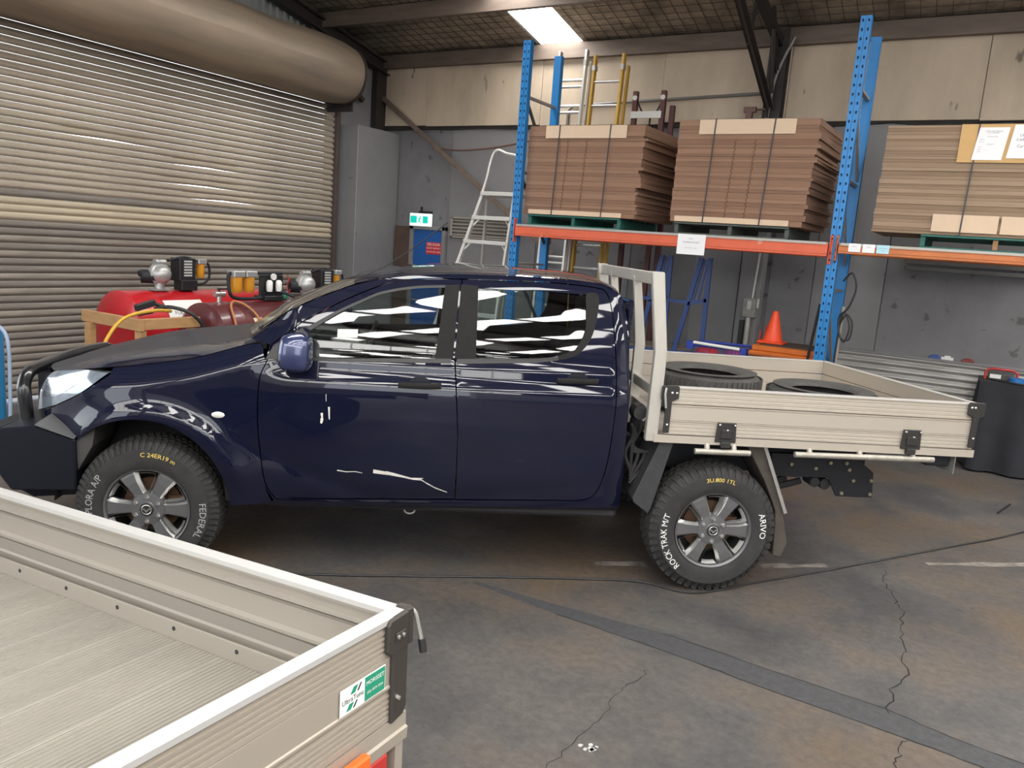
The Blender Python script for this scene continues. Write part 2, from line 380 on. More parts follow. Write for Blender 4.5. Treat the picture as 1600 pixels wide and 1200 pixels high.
dd = MB(); rows = []
for k in range(41):
    y = -5.6 + (2.72+5.6)*k/40; R_ = .41 + .012*math.sin(k*.9) - (.03 if k == 40 else 0)
    rows.append([(.44 + R_*math.cos(a), y, 4.08 + R_*math.sin(a)) for a in [2*PI*j/36 for j in range(37)]])
dd.grid(rows); o_ = dd.build('drum', DRUM, dr, 40)
quick('drum_end', STEELD, o_, lambda b: b.lathe([(.001, 0), (.39, 0), (.39, .03), (.001, .03)], 36, (.44, 2.70, 4.08)), 30)
quick('drum_bracket', STEELD, dr, lambda b: b.box(-.02, .5, 2.80, 2.83, 3.62, 4.5))

# right wall and front wall (behind the camera), with open doorways to daylight
WHW = mat('white_sheet_wall', (.62, .63, .62), .6, var=.12, vscale=2)
wr = quick('wall_right', WHW, None, lambda b: b.box(XR, XR+.2, YF-.2, YB+.2, 0, 6.2)); tag(wr, 'white sheet wall at the far right end of the workshop', 'wall', kind='structure')
wf = quick('wall_front', WHW, None, lambda b: (b.box(XL-.2, -6.4, YF-.2, YF, 0, 4.9), b.box(-3.2, 1.2, YF-.2, YF, 0, 4.9), b.box(4.4, XR+.2, YF-.2, YF, 0, 4.9), b.box(XL-.2, XR+.2, YF-.2, YF, 3.2, 4.9)))
tag(wf, 'white front wall with open doorways behind the viewer', 'wall', kind='structure')
TSH = mat('translucent_wall_sheet', (.8, .8, .78), .5, emit=(1, .99, .96), es=7.0)
for k in range(15):
    x0 = -6.4 + k*.80
    quick('translucent_sheet', TSH, wf, lambda b: b.box(x0+.02, x0+.78, YF, YF+.012, 3.35, 4.30))
# ceiling
FOIL = mat('grimy_foil_insulation', (.50, .42, .325), .4, .35, col2=(.17, .14, .11), var=.4, vscale=3, bump=1.0, bscale=7)
FOILC = mat('clean_foil_insulation', (.55, .54, .52), .35, .5, var=.3, vscale=3, bump=.6, bscale=6)  # unseen front slope, made lighter to brighten reflections in the cab windows
ce = empty('ceiling', (0, 0, 0)); tag(ce, 'low pitched roof lined with grimy foil, netting, purlins and skylights', 'ceiling', kind='structure')
SKY = [(-5.62, -5.0), (1.35, 2.05), (4.7, 5.4), (7.6, 8.3)]
SKYF = [(-2.2, -1.7), (-.5, 0.0), (1.2, 1.7), (2.9, 3.4), (4.6, 5.1)]
def roof_strip(x0, x1, y0, y1, name, m_, parent):
    b = MB(); n = 8; r = []
    for i in range(n+1):
        y = y0 + (y1-y0)*i/n; r.append([(x0, y, roof_z(y)), (x1, y, roof_z(y))])
    b.grid(r); rr = [[(x0, y0 + (y1-y0)*i/n, roof_z(y0 + (y1-y0)*i/n)+.04), (x1, y0 + (y1-y0)*i/n, roof_z(y0 + (y1-y0)*i/n)+.04)] for i in range(n+1)]
    b.grid(rr); return b.build(name, m_, parent)
SKYM = mat('translucent_skylight', (.8, .8, .78), .5, emit=(1.0, .98, .94), es=SKYLIGHT)
def slope(y0, y1, sky, tag_):
    cur = XL - .2
    for a_, b_ in sky + [(XR+.2, XR+.2)]:
        roof_strip(cur, a_, y0, y1, 'roof_lining', FOIL if tag_ == 'back' else FOILC, ce)
        if a_ < XR: roof_strip(a_, b_, y0, y1, 'skylight', SKYM, ce)
        cur = b_
slope(RIDGE, YB+.2, SKY, 'back'); slope(YF-.2, RIDGE, SKYF, 'front')
PURL = mat('brown_purlin', (.17, .13, .105), .55, .25, var=.35, vscale=6, stretch=(.4, 2, 2))
for y in (9.82, 8.5, 7.15, 5.8, 4.45, 3.1, 1.6, .2, -1.2, -2.6, -4.0):
    zt = roof_z(y) - .015
    quick('purlin', PURL, ce, lambda b: (b.box(XL+.02, XR, y-.006, y+.006, zt-.19, zt), b.box(XL+.02, XR, y-.006, y+.07, zt-.006, zt), b.box(XL+.02, XR, y-.006, y+.07, zt-.196, zt-.19), b.box(XL+.02, XR, y+.064, y+.07, zt-.19, zt-.165)))
NET = mat('netting_wire', (.05, .045, .04), .6, .3)
b = MB()
for i in range(70):
    x = XL + .1 + i*.15
    if any(a_-.02 < x < b_+.02 for a_, b_ in SKY): continue
    b.bar((x, 9.9, roof_z(9.9)-.012), (x+.1, 6.2, roof_z(6.2)-.012), .005, .005)
for j in range(25):
    y = 9.75 - j*.15
    b.bar((XL+.1, y, roof_z(y)-.014), (-5.65, y+.02, roof_z(y)-.014), .005, .005); b.bar((-4.95, y, roof_z(y)-.014), (1.3, y+.02, roof_z(y)-.014), .005, .005)
b.build('netting', NET, ce)
# roof truss over the back column
def truss(x):
    g = MB(); H = lambda y: roof_z(y) - .22
    g.bar((x, YB-.1, H(YB-.1)), (x, RIDGE, H(RIDGE)), .09, .09, (0, 0, 1))
    g.build('truss_chord', STEELD, ce)
    for p0, p1, w_ in (((x, 9.62, 3.72), (x-.02, 7.25, 4.82), .13), ((x+.04, 9.5, 3.85), (x+.02, 9.25, 4.70), .05), ((x+.03, 9.85, 3.9), (x, 9.3, 4.72), .06), ((x-.03, 8.6, 4.15), (x-.03, 8.75, 4.75), .05)):
        quick('truss_web', STEELD, ce, lambda b: (b.bar(p0, p1, w_, .012, (1, 0, 0)), b.bar(p0, p1, .012, w_*.8, (1, 0, 0))))
    quick('gusset_plate', STEELD, ce, lambda b: b.prism([(x-.03, 9.76, 3.62), (x-.03, 9.76, 4.5), (x-.03, 9.45, 4.55), (x-.03, 9.5, 3.9), (x-.03, 9.62, 3.62)], (.015, 0, 0)))
truss(-2.42); truss(4.0)
quick('sprinkler_head', REDPIPE, ce, lambda b: (b.box(-2.72, -2.58, 9.66, 9.72, 3.68, 3.74), b.box(-2.69, -2.62, 9.66, 9.72, 3.60, 3.68), b.cyl((-2.58, 9.69, 3.71), (-2.43, 9.69, 3.71), .012)))
# fire door and exit sign
d2 = empty('door_2', (-7.42, YB-.02, 0)); tag(d2, 'blue fire door with red notice in the back wall corner', 'door', kind='structure')
BLUED = mat('blue_door_paint', (.012, .10, .36), .45, var=.1, vscale=4)
quick('leaf', BLUED, d2, lambda b: b.box(-.26, .28, -.045, 0, .01, 2.08), bevel=.004)
quick('frame', GREYW2, d2, lambda b: (b.box(-.33, -.26, -.07, 0, 0, 2.14), b.box(.28, .34, -.07, 0, 0, 2.14), b.box(-.33, .34, -.07, 0, 2.08, 2.14)), bevel=.004)
quick('reveal', mat('brown_reveal', (.10, .062, .05), .7, var=.3, vscale=6), d2, lambda b: b.box(-.62, -.33, -.06, 0, 0, 2.12))
quick('handle', STEEL, d2, lambda b: (b.cyl((-.2, -.05, 1.0), (-.2, -.10, 1.0), .012), b.cyl((-.2, -.1, 1.0), (-.08, -.1, 1.0), .01)), 40)
ns = quick('notice', mat('red_notice', (.55, .03, .04), .5), d2, lambda b: b.box(-.01, .27, -.052, -.046, 1.72, 1.90))
b = MB()
for s_, sz, zz in (('FIRE DOOR', .055, 1.865), ('DO NOT OBSTRUCT', .033, 1.81), ('DO NOT KEEP OPEN', .033, 1.755)): text_on(b, s_, sz, lambda x, y: (.13+x*.85, -.0535, zz+y))
b.build('lettering', WHITE, ns)
ex = empty('exit_sign', (-7.50, YB-.14, 2.13)); tag(ex, 'green and white illuminated running man exit sign above the blue door', 'exit sign')
quick('housing', mat('sign_white', (.75, .76, .75), .5, emit=(.9, 1, .95), es=.6), ex, lambda b: b.box(-.20, .19, -.03, .03, 0, .19), bevel=.006)
gr = quick('green_panel', mat('exit_green', (.0, .42, .33), .5, emit=(.0, .55, .42), es=.7), ex, lambda b: (b.box(-.18, -.06, -.034, -.031, .045, .15), b.box(.055, .15, -.034, -.031, .045, .15)))
quick('running_man', mat('exit_green', (0, .42, .33)), ex, lambda b: (b.cyl((.005, -.0335, .135), (.005, -.031, .135), .013), b.bar((.0, -.033, .12), (-.012, -.033, .08), .004, .022, (1, 0, 0)), b.bar((-.012, -.033, .08), (.02, -.033, .05), .004, .013, (1, 0, 0)), b.bar((-.012, -.033, .08), (-.04, -.033, .055), .004, .013, (1, 0, 0)), b.bar((0, -.033, .115), (.03, -.033, .10), .004, .01, (1, 0, 0)), b.bar((0, -.033, .115), (-.03, -.033, .105), .004, .01, (1, 0, 0))))
quick('bracket', DARK, ex, lambda b: (b.box(-.02, .02, -.01, .12, .19, .215), b.box(-.13, .12, .10, .12, .20, .23), b.box(-.015, .015, -.01, .01, .215, .29)))
lv = empty('wall_louvre', (-6.4, YB-.02, 2.0)); tag(lv, 'cream slatted metal louvre on the grey wall behind the step ladder', 'louvre')
LVM = mat('louvre_cream', (.40, .36, .31), .5, .2, var=.2)
quick('frame', LVM, lv, lambda b: (b.box(-.6, .6, -.05, 0, -.0, .02), b.box(-.6, .6, -.05, 0, .28, .30), b.box(-.6, -.57, -.05, 0, 0, .3), b.box(.57, .6, -.05, 0, 0, .3)))
for k in range(5): quick('slat', LVM, lv, lambda b: b.bar((-.57, -.03, .045+k*.052), (.57, -.03, .045+k*.052), .045, .006, (0, -.6, .8)))

# ================================================================== THE NAVY UTILITY TRUCK
TR = empty('utility_truck', (-1.157, 4.501, 0), math.radians(35.92))
tag(TR, 'navy blue dual cab utility truck with aluminium tray, scratched doors and black bull bar', 'utility truck')
W = 1.85
_ZT = [(.30, .12), (.40, .075), (.48, .040), (.56, .016), (.66, .004), (.80, -.010), (.95, -.020), (1.08, -.024), (1.15, -.020), (1.19, -.004), (1.215, .010), (1.27, .014), (1.31, .034), (1.36, .043), (1.45, .066), (1.55, .100), (1.65, .146), (1.7, .172), (1.745, .196), (1.79, .24), (1.84, .31)]
def _lin(z):
    if z <= _ZT[0][0]: return _ZT[0][1]
    for (a, va), (b_, vb) in zip(_ZT, _ZT[1:]):
        if z <= b_: return va + (vb-va)*(z-a)/(b_-a)
    return _ZT[-1][1] + (z-1.84)*1.4
def _interp(T, x):
    if x <= T[0][0]: return T[0][1]
    for (a, va), (b_, vb) in zip(T, T[1:]):
        if x <= b_: return va + (vb-va)*(x-a)/(b_-a)
    return T[-1][1]
_ZB = [(-3.86, 1.07), (-3.82, 1.08), (-3.52, 1.14), (-3.16, 1.20), (-2.97, 1.24), (-2.84, 1.285), (-2.66, 1.345)]
def zb(u): return sum(_interp(_ZB, u+d) for d in (-.06, -.03, 0, .03, .06))/5
def sm(x, a, b_):
    t = min(1, max(0, (x-a)/(b_-a))); return t*t*(3-2*t)
def f(u, z):
    v = sum(_lin(z+d) for d in (-.024, -.012, 0, .012, .024))/5
    if u < -3.25: v += .72*(-3.25-u)**2
    if u < -2.45:                                   # fender : rolls over towards the bonnet, no shoulder step
        k = sm(-u, 2.45, 2.75)
        flat = -.018 + .10*max(0, .60-z) + (.72*(-3.25-u)**2 if u < -3.25 else 0)
        top = zb(u); roll = 5.5*max(0, z-(top-.13))**2
        v = v*(1-k) + (flat+roll)*k
        d = math.hypot(u+3.22, z-.40)               # wheel arch flare
        if z > .3: v -= .038*k*math.exp(-((d-.52)/.075)**2)*sm(z, .45, .7)
    # swage line sweeping from the fender down across the doors
    sw = .80 - .30*sm(u, -2.9, -1.9) + .10*sm(u, -1.9, -.6)
    v += .012*math.exp(-((z-sw)/.06)**2)*sm(u, -2.95, -2.5)*(1-.6*sm(u, -1.4, -.7))
    if u > -.68: v += 3.2*(u+.68)**2
    return v
def fn(u, z):
    e = .006; n = Vector(((f(u+e, z)-f(u-e, z))/(2*e), -1.0, (f(u, z+e)-f(u, z-e))/(2*e))); return n.normalized()
def inpoly(p, poly):
    x, y = p; c = False; n = len(poly); j = n-1
    for i in range(n):
        xi, yi = poly[i]; xj, yj = poly[j]
        if (yi > y) != (yj > y) and x < (xj-xi)*(y-yi)/(yj-yi)+xi: c = not c
        j = i
    return c
def dens(poly, d=.03):
    out = []
    for i in range(len(poly)):
        a = Vector(poly[i]); b_ = Vector(poly[(i+1) % len(poly)]); n = max(1, int((b_-a).length/d))
        out += [tuple(a.lerp(b_, k/n)) for k in range(n)]
    return out
def panel(name, outline, m_, parent, holes=(), off=0.0, thick=.02, far=False, g=.028, surf=f, edge=True):
    O = dens(outline); Hs = [dens(h) for h in holes]
    pts = list(O); edges = [(i, (i+1) % len(O)) for i in range(len(O))]
    for h in Hs:
        s = len(pts); pts += h; edges += [(s+i, s+(i+1) % len(h)) for i in range(len(h))]
    bd = [Vector(p) for p in pts]
    x0 = min(p[0] for p in O); x1 = max(p[0] for p in O); y0 = min(p[1] for p in O); y1 = max(p[1] for p in O)
    nx = int((x1-x0)/g)+1; ny = int((y1-y0)/g)+1
    for i in range(nx+1):
        for j in range(ny+1):
            p = (x0+(x1-x0)*(i+.5*(j % 2))/nx, y0+(y1-y0)*j/ny)
            if not inpoly(p, O) or any(inpoly(p, h) for h in Hs): continue
            v = Vector(p)
            if min((v-q).length_squared for q in bd) < (g*.5)**2: continue
            pts.append(p)
    vs, es, fs, ov, oe, of = delaunay_2d_cdt([Vector(p) for p in pts], edges, [], 0, 1e-6)
    F = []
    for t in fs:
        c = sum((vs[i] for i in t), Vector((0, 0)))/len(t)
        if inpoly(c, O) and not any(inpoly(c, h) for h in Hs): F.append(tuple(t))
    V = []; Nn = []
    for p in vs:
        y = surf(p[0], p[1]) + off; n = fn(p[0], p[1])
        V.append((p[0], W-y if far else y, p[1])); Nn.append(Vector((n.x, -n.y, n.z)) if far else n)
    # orient towards outside
    def ori(t):
        a, b_, c = (Vector(V[i]) for i in t[:3]); nn = (b_-a).cross(c-a)
        return t if nn.y*(1 if far else -1) > 0 else t[::-1]
    F = [ori(t) for t in F]
    if edge:
        cnt = {}
        for t in F:
            for i in range(len(t)):
                a, b_ = t[i], t[(i+1) % len(t)]; k = (min(a, b_), max(a, b_)); cnt.setdefault(k, []).append((a, b_))
        s = -1 if far else 1; mp = {}
        def dup(i):
            if i not in mp:
                o = len(V); x, y, z = V[i]; V.append((x, y, z)); V.append((x, y+s*thick, z)); Nn.append(Vector((0, 0, 0))); Nn.append(Vector((0, 0, 0))); mp[i] = o
            return mp[i]
        for k, e in cnt.items():
            if len(e) == 1:
                a, b_ = e[0]; i, j = dup(a), dup(b_); F.append((j, i, i+1, j+1))
    me = bpy.data.meshes.new(name); me.from_pydata(V, [], F); me.update(); me.shade_smooth()
    me.normals_split_custom_set_from_vertices([tuple(n) for n in Nn])
    return link(name, me, m_, parent)
GLASS = glass_mat('car_glass')
S2 = lambda pts, n=5: [tuple(p) for p in spline([(a, b_) for a, b_ in pts], n)]
arch = S2([(-2.775,.43),(-2.785,.50),(-2.815,.60),(-2.87,.70),(-2.94,.78),(-3.03,.85),(-3.15,.895),(-3.30,.90),(-3.44,.86),(-3.58,.77),(-3.68,.65)])
FEND = [(-2.635, 1.335)] + S2([(-2.60,1.25),(-2.635,1.14),(-2.637,.87),(-2.60,.58),(-2.56,.44)]) + arch + [(-3.72,.72),(-3.83,.80)] + S2([(-3.87,.85),(-3.76,.905),(-3.58,1.005),(-3.43,1.115)]) + [(u_, zb(u_)-.004) for u_ in [-3.42+.06*i for i in range(13)]]
FD_F = S2([(-2.535,.465),(-2.59,.58),(-2.627,.87),(-2.625,1.14),(-2.59,1.25),(-2.575,1.335)])
FD_T = S2([(-2.42,1.465),(-2.20,1.595),(-1.97,1.70),(-1.80,1.735),(-1.565,1.748)])
FD = FD_F + FD_T + S2([(-1.582,1.29),(-1.545,.9),(-1.536,.505)], 4)
RD_T = S2([(-1.558,1.748),(-1.11,1.762),(-.80,1.752),(-.725,1.72),(-.695,1.60)])
RD_R = S2([(-.685,1.50),(-.668,1.32),(-.662,1.11),(-.672,.82),(-.70,.64),(-.745,.555),(-.82,.53)])
RD = RD_T + RD_R + [(-1.528,.503)] + S2([(-1.537,.9),(-1.574,1.29)], 4)
def grow(poly, d):
    out = []; n = len(poly); area = sum(poly[i][0]*poly[(i+1) % n][1]-poly[(i+1) % n][0]*poly[i][1] for i in range(n)); s = 1 if area > 0 else -1
    for i in range(n):
        a, b_, c = Vector(poly[i-1]), Vector(poly[i]), Vector(poly[(i+1) % n])
        t = (c-a)
        if t.length < 1e-9: out.append(tuple(b_)); continue
        t.normalize(); out.append((b_.x + s*t.y*d, b_.y - s*t.x*d))
    return out
HOLE = grow(FD_F + FD_T + RD_T[1:] + RD_R + [(-1.532, .50)], .006)
SIDE = [(-2.70, 1.355)] + S2([(-2.51,1.51),(-2.34,1.60),(-2.14,1.685),(-1.89,1.745),(-1.61,1.772),(-1.26,1.785),(-.97,1.785),(-.77,1.775),(-.66,1.735),(-.62,1.67)]) + S2([(-.59,1.49),(-.578,1.18),(-.572,.9),(-.55,.485)]) + [(-2.52,.428), (-2.548,.455)] + [(p[0]-.012, p[1]) for p in FD_F[2:]]
FWIN = S2([(-2.375,1.425),(-2.23,1.525),(-2.11,1.592),(-2.0,1.643),(-1.82,1.683),(-1.64,1.70)], 4) + [(-1.675,1.315), (-2.35,1.275)]
FWIN = FWIN + [(-2.40, 1.33)]
RWIN = [(-1.478,1.70)] + S2([(-1.15,1.715),(-.84,1.712)], 3) + S2([(-.845,1.52),(-.905,1.405),(-1.0,1.365),(-1.12,1.345),(-1.47,1.325)], 5)
BODYIN = mat('cab_interior_dark', (.07, .07, .072), .8)
for far in (False, True):
    fe = panel('front_fender', FEND, NAVY, TR, far=far)
    panel('cab_side', SIDE, NAVY, TR, holes=[HOLE], far=far)
    fd = panel('front_door', FD, NAVY, TR, holes=[FWIN], far=far)
    rd = panel('rear_door', RD, NAVY, TR, holes=[RWIN], far=far)
    panel('window_glass', grow(FWIN, .008), GLASS, fd, off=.009, far=far, edge=False)
    panel('window_glass', grow(RWIN, .008), GLASS, rd, off=.009, far=far, edge=False)
    # black pillar trims, belt mouldings, mirror triangle
    panel('pillar_trim', [(-1.655,1.712),(-1.575,1.722),(-1.592,1.32),(-1.69,1.312)], TRIMBLK, fd, off=-.003, thick=.008, far=far)
    panel('pillar_trim', [(-1.565,1.722),(-1.468,1.722),(-1.465,1.315),(-1.582,1.32)], TRIMBLK, rd, off=-.003, thick=.008, far=far)
    panel('quarter_trim', S2([(-.845,1.722),(-.775,1.712),(-.79,1.56),(-.83,1.45),(-.90,1.375),(-1.0,1.342)], 4) + [(-1.0,1.366)] + S2([(-.905,1.405),(-.85,1.52),(-.85,1.70)], 4), TRIMBLK, rd, off=-.003, thick=.008, far=far)
    panel('belt_moulding', [(-2.42,1.262),(-2.37,1.276),(-1.60,1.318),(-1.60,1.293)], BLK, fd, off=-.004, thick=.008, far=far)
    panel('belt_moulding', [(-1.57,1.292),(-1.57,1.318),(-1.12,1.345),(-1.0,1.362),(-1.0,1.342),(-1.12,1.322)], BLK, rd, off=-.004, thick=.008, far=far)
    panel('mirror_gusset', [(-2.60,1.262),(-2.565,1.335),(-2.42,1.435),(-2.385,1.40),(-2.42,1.262)], BLK, fd, off=-.004, thick=.01, far=far)
    fr_ = S2([(-2.40,1.438),(-2.24,1.538),(-2.11,1.606),(-2.0,1.657),(-1.82,1.697),(-1.64,1.714)], 4)
    panel('window_frame', fr_ + S2([(-1.64,1.700),(-1.82,1.683),(-2.0,1.643),(-2.11,1.592),(-2.23,1.525),(-2.375,1.425)], 4), BLK, fd, off=-.002, thick=.008, far=far, g=.05)
    Y_ = (lambda y: W-y) if far else (lambda y: y)
    # door handles : cup, bar, key
    for (u0, z0, d_) in ((-1.765, 1.165, fd), (-.885, 1.235, rd)):
        b = MB(); cup = [(u0+.065*math.cos(a), Y_(f(u0, z0)-.001+.0), z0+.052*math.sin(a)) for a in [2*PI*k/20 for k in range(20)]]
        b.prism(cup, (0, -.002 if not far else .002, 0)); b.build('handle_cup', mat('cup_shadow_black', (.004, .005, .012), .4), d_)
        b = MB(); y0 = f(u0, z0) - .030
        P = []
        for k in range(13):
            t = k/12; uu = u0-.118+.236*t; dy = .014*(abs(t-.5)*2)**4
            P.append([(uu, Y_(y0+dy+.009*math.cos(a)), z0+.006*t+.017*math.sin(a)) for a in [2*PI*j/10 for j in range(11)]])
        b.grid(P); b.add([P[0][j] for j in range(10)], [tuple(range(10))]); b.add([P[-1][j] for j in range(10)], [tuple(range(10))]); b.build('door_handle', TRIMBLK, d_, 50)
    # wing mirror : boxy rounded shell, flat glass face to the rear
    b = MB(); rows = []
    def se(a, p): c = math.cos(a); return (abs(c)**p)*(1 if c > 0 else -1)
    for i in range(15):
        t = i/14; z = 1.225 + .20*t; k = (1-abs(2*t-1)**4)**.25 if 0 < t < 1 else .35
        if t > .5: k *= 1-.10*(t-.5)*2
        rows.append([(-2.415 + (.095*k*se(a, .7) if math.cos(a) < 0 else .075*min(1, k*1.05)*se(a, .35)), Y_(-.105 + .105*k*se(a-PI/2, .6)), z) for a in [2*PI*j/28 for j in range(29)]])
    b.grid(rows); b.add(rows[0][:28], [tuple(range(28))]); b.add(rows[-1][:28], [tuple(range(28))]); mi = b.build('wing_mirror', mat('mirror_cap_blue', (.035, .045, .12), .25, .3, coat=1), fd, 50)
    quick('mirror_seam', BLK, mi, lambda b: b.box(-2.505, -2.34, Y_(-.205), Y_(-.01), 1.283, 1.287)) if not far else None
    quick('mirror_arm', BLK, fd, lambda b: b.bar((-2.45, Y_(-.06), 1.285), (-2.45, Y_(.03), 1.285), .07, .05, (0, 0, 1)), bevel=.008)
    # side repeater and sill step
    b = MB(); c0 = f(-2.84, .945)
    b.lathe([(.001, -.006), (.018, -.005), (.028, 0)], 18); 
    for i, q in enumerate(b.v): b.v[i] = (-2.84+q[0]*1.25, Y_(c0-.003+q[1]), .945+q[2]*.62)
    b.build('side_repeater', mat('lens_clear', (.72, .70, .64), .2, coat=1), fe, 60)
    # headlight : clear lens over bright bowl
    HL = [(-3.925,.845)] + S2([(-3.90,.95),(-3.86,1.045),(-3.79,1.085),(-3.62,1.118),(-3.44,1.125)], 4) + S2([(-3.45,1.118),(-3.585,1.01),(-3.765,.91)], 4)
    hl = panel('headlight', HL, mat('headlight_lens', (.34, .40, .47), .10, .4, coat=1, var=.45, vscale=9), TR, off=.004, far=far, thick=.05)
    panel('bezel', [(-3.88,.93),(-3.84,1.03),(-3.70,1.08),(-3.62,1.05),(-3.75,.96)], mat('headlight_chrome', (.70, .76, .84), .15, .9), hl, off=.0015, far=far, edge=False)
# bonnet, windscreen, roof, cab back as lofts across the width
def loft(name, m_, fn_, nu, nv, parent=TR, smooth=80):
    b = MB(); b.grid([[fn_(i/nu, j/nv) for j in range(nv+1)] for i in range(nu+1)]); return b.build(name, m_, parent, smooth)
def edge_v(u, z): return f(u, z)
def bon(s, t):
    x = 2*abs(t-.5); uf = -3.84 - .17*(1-x**2.2); ur = -2.67 - .10*(1-x**2)*(-1); u = uf + (ur-uf)*s
    ue = -3.84 + (-2.67+3.84)*s; ze = zb(ue); ve = f(ue, ze)
    v = ve + (W-2*ve)*t; dv = min(v-ve, W-ve-v)
    top = _interp([(-3.86,.008),(-3.66,.025),(-3.48,.045),(-3.27,.045),(-3.07,.04),(-2.83,.025),(-2.66,.008)], ue)
    z = ze + top*(1-math.exp(-dv/.10)) + .010*(1-x*x)*s - .05*(1-s)**8*(1-x)
    return (u, v, z)
BON = loft('bonnet', BONP, bon, 40, 48)
def wsc(s, t):
    zb_ = [(-2.70,1.365),(-2.51,1.515),(-2.34,1.605),(-2.14,1.69),(-2.03,1.725)]
    k = s*(len(zb_)-1); i = min(int(k), len(zb_)-2); q = k-i; u = zb_[i][0]*(1-q)+zb_[i+1][0]*q; z = zb_[i][1]*(1-q)+zb_[i+1][1]*q
    ve = f(u, z)+.02; x = 2*abs(t-.5); v = ve+(W-2*ve)*t
    return (u - .13*(1-x*x)*(1-.72*s), v, z + .02*(1-x*x)*s + .004)
loft('windscreen', glass_mat('windscreen_glass', (.55, .66, .64), 1.0), wsc, 16, 20)
RT = [(-2.16,1.688),(-2.02,1.722),(-1.89,1.748),(-1.61,1.776),(-1.26,1.789),(-.97,1.789),(-.77,1.779),(-.66,1.738),(-.61,1.66)]
def roof(s, t):
    k = s*(len(RT)-1); i = min(int(k), len(RT)-2); q = k-i; u = RT[i][0]*(1-q)+RT[i+1][0]*q; z = RT[i][1]*(1-q)+RT[i+1][1]*q
    ve = f(u, z)-.002; x = 2*abs(t-.5); v = ve+(W-2*ve)*t; dv = min(v-ve, W-ve-v)
    return (u - .035*(1-x*x)*(1-s)**3 + .03*(1-x*x)*s**4, v, z + .022*(1-math.exp(-dv/.12)) + .012*(1-x*x) - .004*math.exp(-((dv-.16)/.012)**2))
loft('roof', NAVY, roof, 32, 60)
cb_ = quick('cab_back', NAVY, TR, lambda b: b.box(-.60, -.565, .16, W-.16, .5, 1.70), bevel=.01)
quick('rear_window', mat('rear_glass_dark', (.02, .025, .03), .05), cb_, lambda b: b.box(-.566, -.562, .30, W-.30, 1.30, 1.64))
quick('cowl', BLK, TR, lambda b: (b.prism([(-2.74,.12,1.33),(-2.62,.12,1.37),(-2.62,.12,1.30),(-2.74,.12,1.28)], (0, W-.24, 0))))
quick('wiper', BLK, TR, lambda b: (b.tube([(-2.70,.30,1.385),(-2.66,.55,1.41),(-2.60,.95,1.45)], .008, 6), b.bar((-2.68,.22,1.40), (-2.60,.75,1.46), .012, .02)))
quick('aerial', BLK, TR, lambda b: b.tube([(-2.10,.27,1.735),(-2.0,.27,1.79),(-1.85,.27,1.90),(-1.66,.26,2.06)], .0035, 6))
# body bottom, engine bay, wheel liners
quick('underbody', UNDER, TR, lambda b: (b.box(-2.85, -.56, .10, W-.10, .40, .56), b.box(-3.75, -2.75, .42, W-.42, .42, 1.02), b.box(-3.92, -3.70, .5, W-.5, .55, .85)), bevel=.02)
quick('sill', NAVY, TR, lambda b: b.prism([(-2.76,.085,.405),(-2.5,.085,.408),(-.56,.085,.458),(-.56,.045,.50),(-2.74,.045,.445)], (0, .1, 0)))
for yy_ in (0, 1):
    b = MB(); Yv = [.04, .44] if yy_ == 0 else [W-.04, W-.44]
    b.grid([[(-3.22-.505*math.cos(a), y, .40+.505*math.sin(a)) for y in Yv] for a in [PI*k/24 for k in range(25)]]); b.build('wheel_liner', UNDER, TR, 60)
quick('liner_flap', mat('dusty_flap', (.055, .052, .05), .8), TR, lambda b: b.prism([(-3.50,.04,.84),(-3.60,.04,.76),(-3.69,.05,.62),(-3.68,.05,.53),(-3.60,.05,.58),(-3.52,.04,.72)], (0, .30, 0)))
quick('front_fascia', BLK, TR, lambda b: b.prism([(-3.80,.60,.62),(-3.90,.65,.62),(-3.96,.925,.62),(-3.90,1.2,.62),(-3.80,1.25,.62)], (.04, 0, .36)), bevel=.01)
# bull bar
BBM = mat('bull_bar_powdercoat', (.006, .007, .013), .4, .1, spec=.3, spots=(7, .72, (.10, .11, .14)))
def bar_wing(b, Y):
    side = [(-3.60, .76), (-3.80, .825), (-4.00, .80), (-4.02, .58), (-3.94, .46), (-3.60, .47)]
    b.prism([(u, Y(.015), z) for u, z in side], (0, Y(.42)-Y(.015), 0))
    b.prism([(-4.00, Y(.016), .575), (-4.09, Y(.15), .575), (-4.09, Y(.42), .575), (-3.98, Y(.42), .575)], (0, 0, .222))
bb = quick('bull_bar', BBM, TR, lambda b: (bar_wing(b, lambda y: y), bar_wing(b, lambda y: W-y),
    b.prism([(-3.95,.3,.80),(-4.12,.3,.77),(-4.14,.3,.55),(-3.95,.3,.45)], (0, W-.6, 0))), bevel=.010)
quick('bar_tread', mat('bar_top_grey', (.10, .10, .105), .6), bb, lambda b: b.prism([(-3.60,.006,.765),(-3.80,.006,.832),(-3.80,.3,.86),(-3.62,.3,.80)], (.004, 0, .006)))
quick('skid_plate', BBM, bb, lambda b: b.prism([(-3.98,.12,.45),(-3.86,.10,.40),(-3.55,.10,.43),(-3.58,.06,.47),(-3.92,.08,.46)], (0, W-.2, 0)))
hp = [(-3.965,.27,.80),(-3.975,.27,.95),(-3.985,.29,.99),(-4.0,.36,1.035),(-4.02,.50,1.05),(-4.05,.925,1.05),(-4.02,W-.50,1.05),(-4.0,W-.36,1.035),(-3.985,W-.29,.99),(-3.975,W-.27,.95),(-3.965,W-.27,.80)]
quick('hoop', mat('hoop_black', (.022, .022, .024), .3, .5, coat=.6), bb, lambda b: b.tube(spline(hp, 6), .036, 16), 60)
for y in (.62, W-.62): quick('upright', BBM, bb, lambda b: b.box(-4.06, -3.98, y-.02, y+.02, .78, 1.04), bevel=.005)
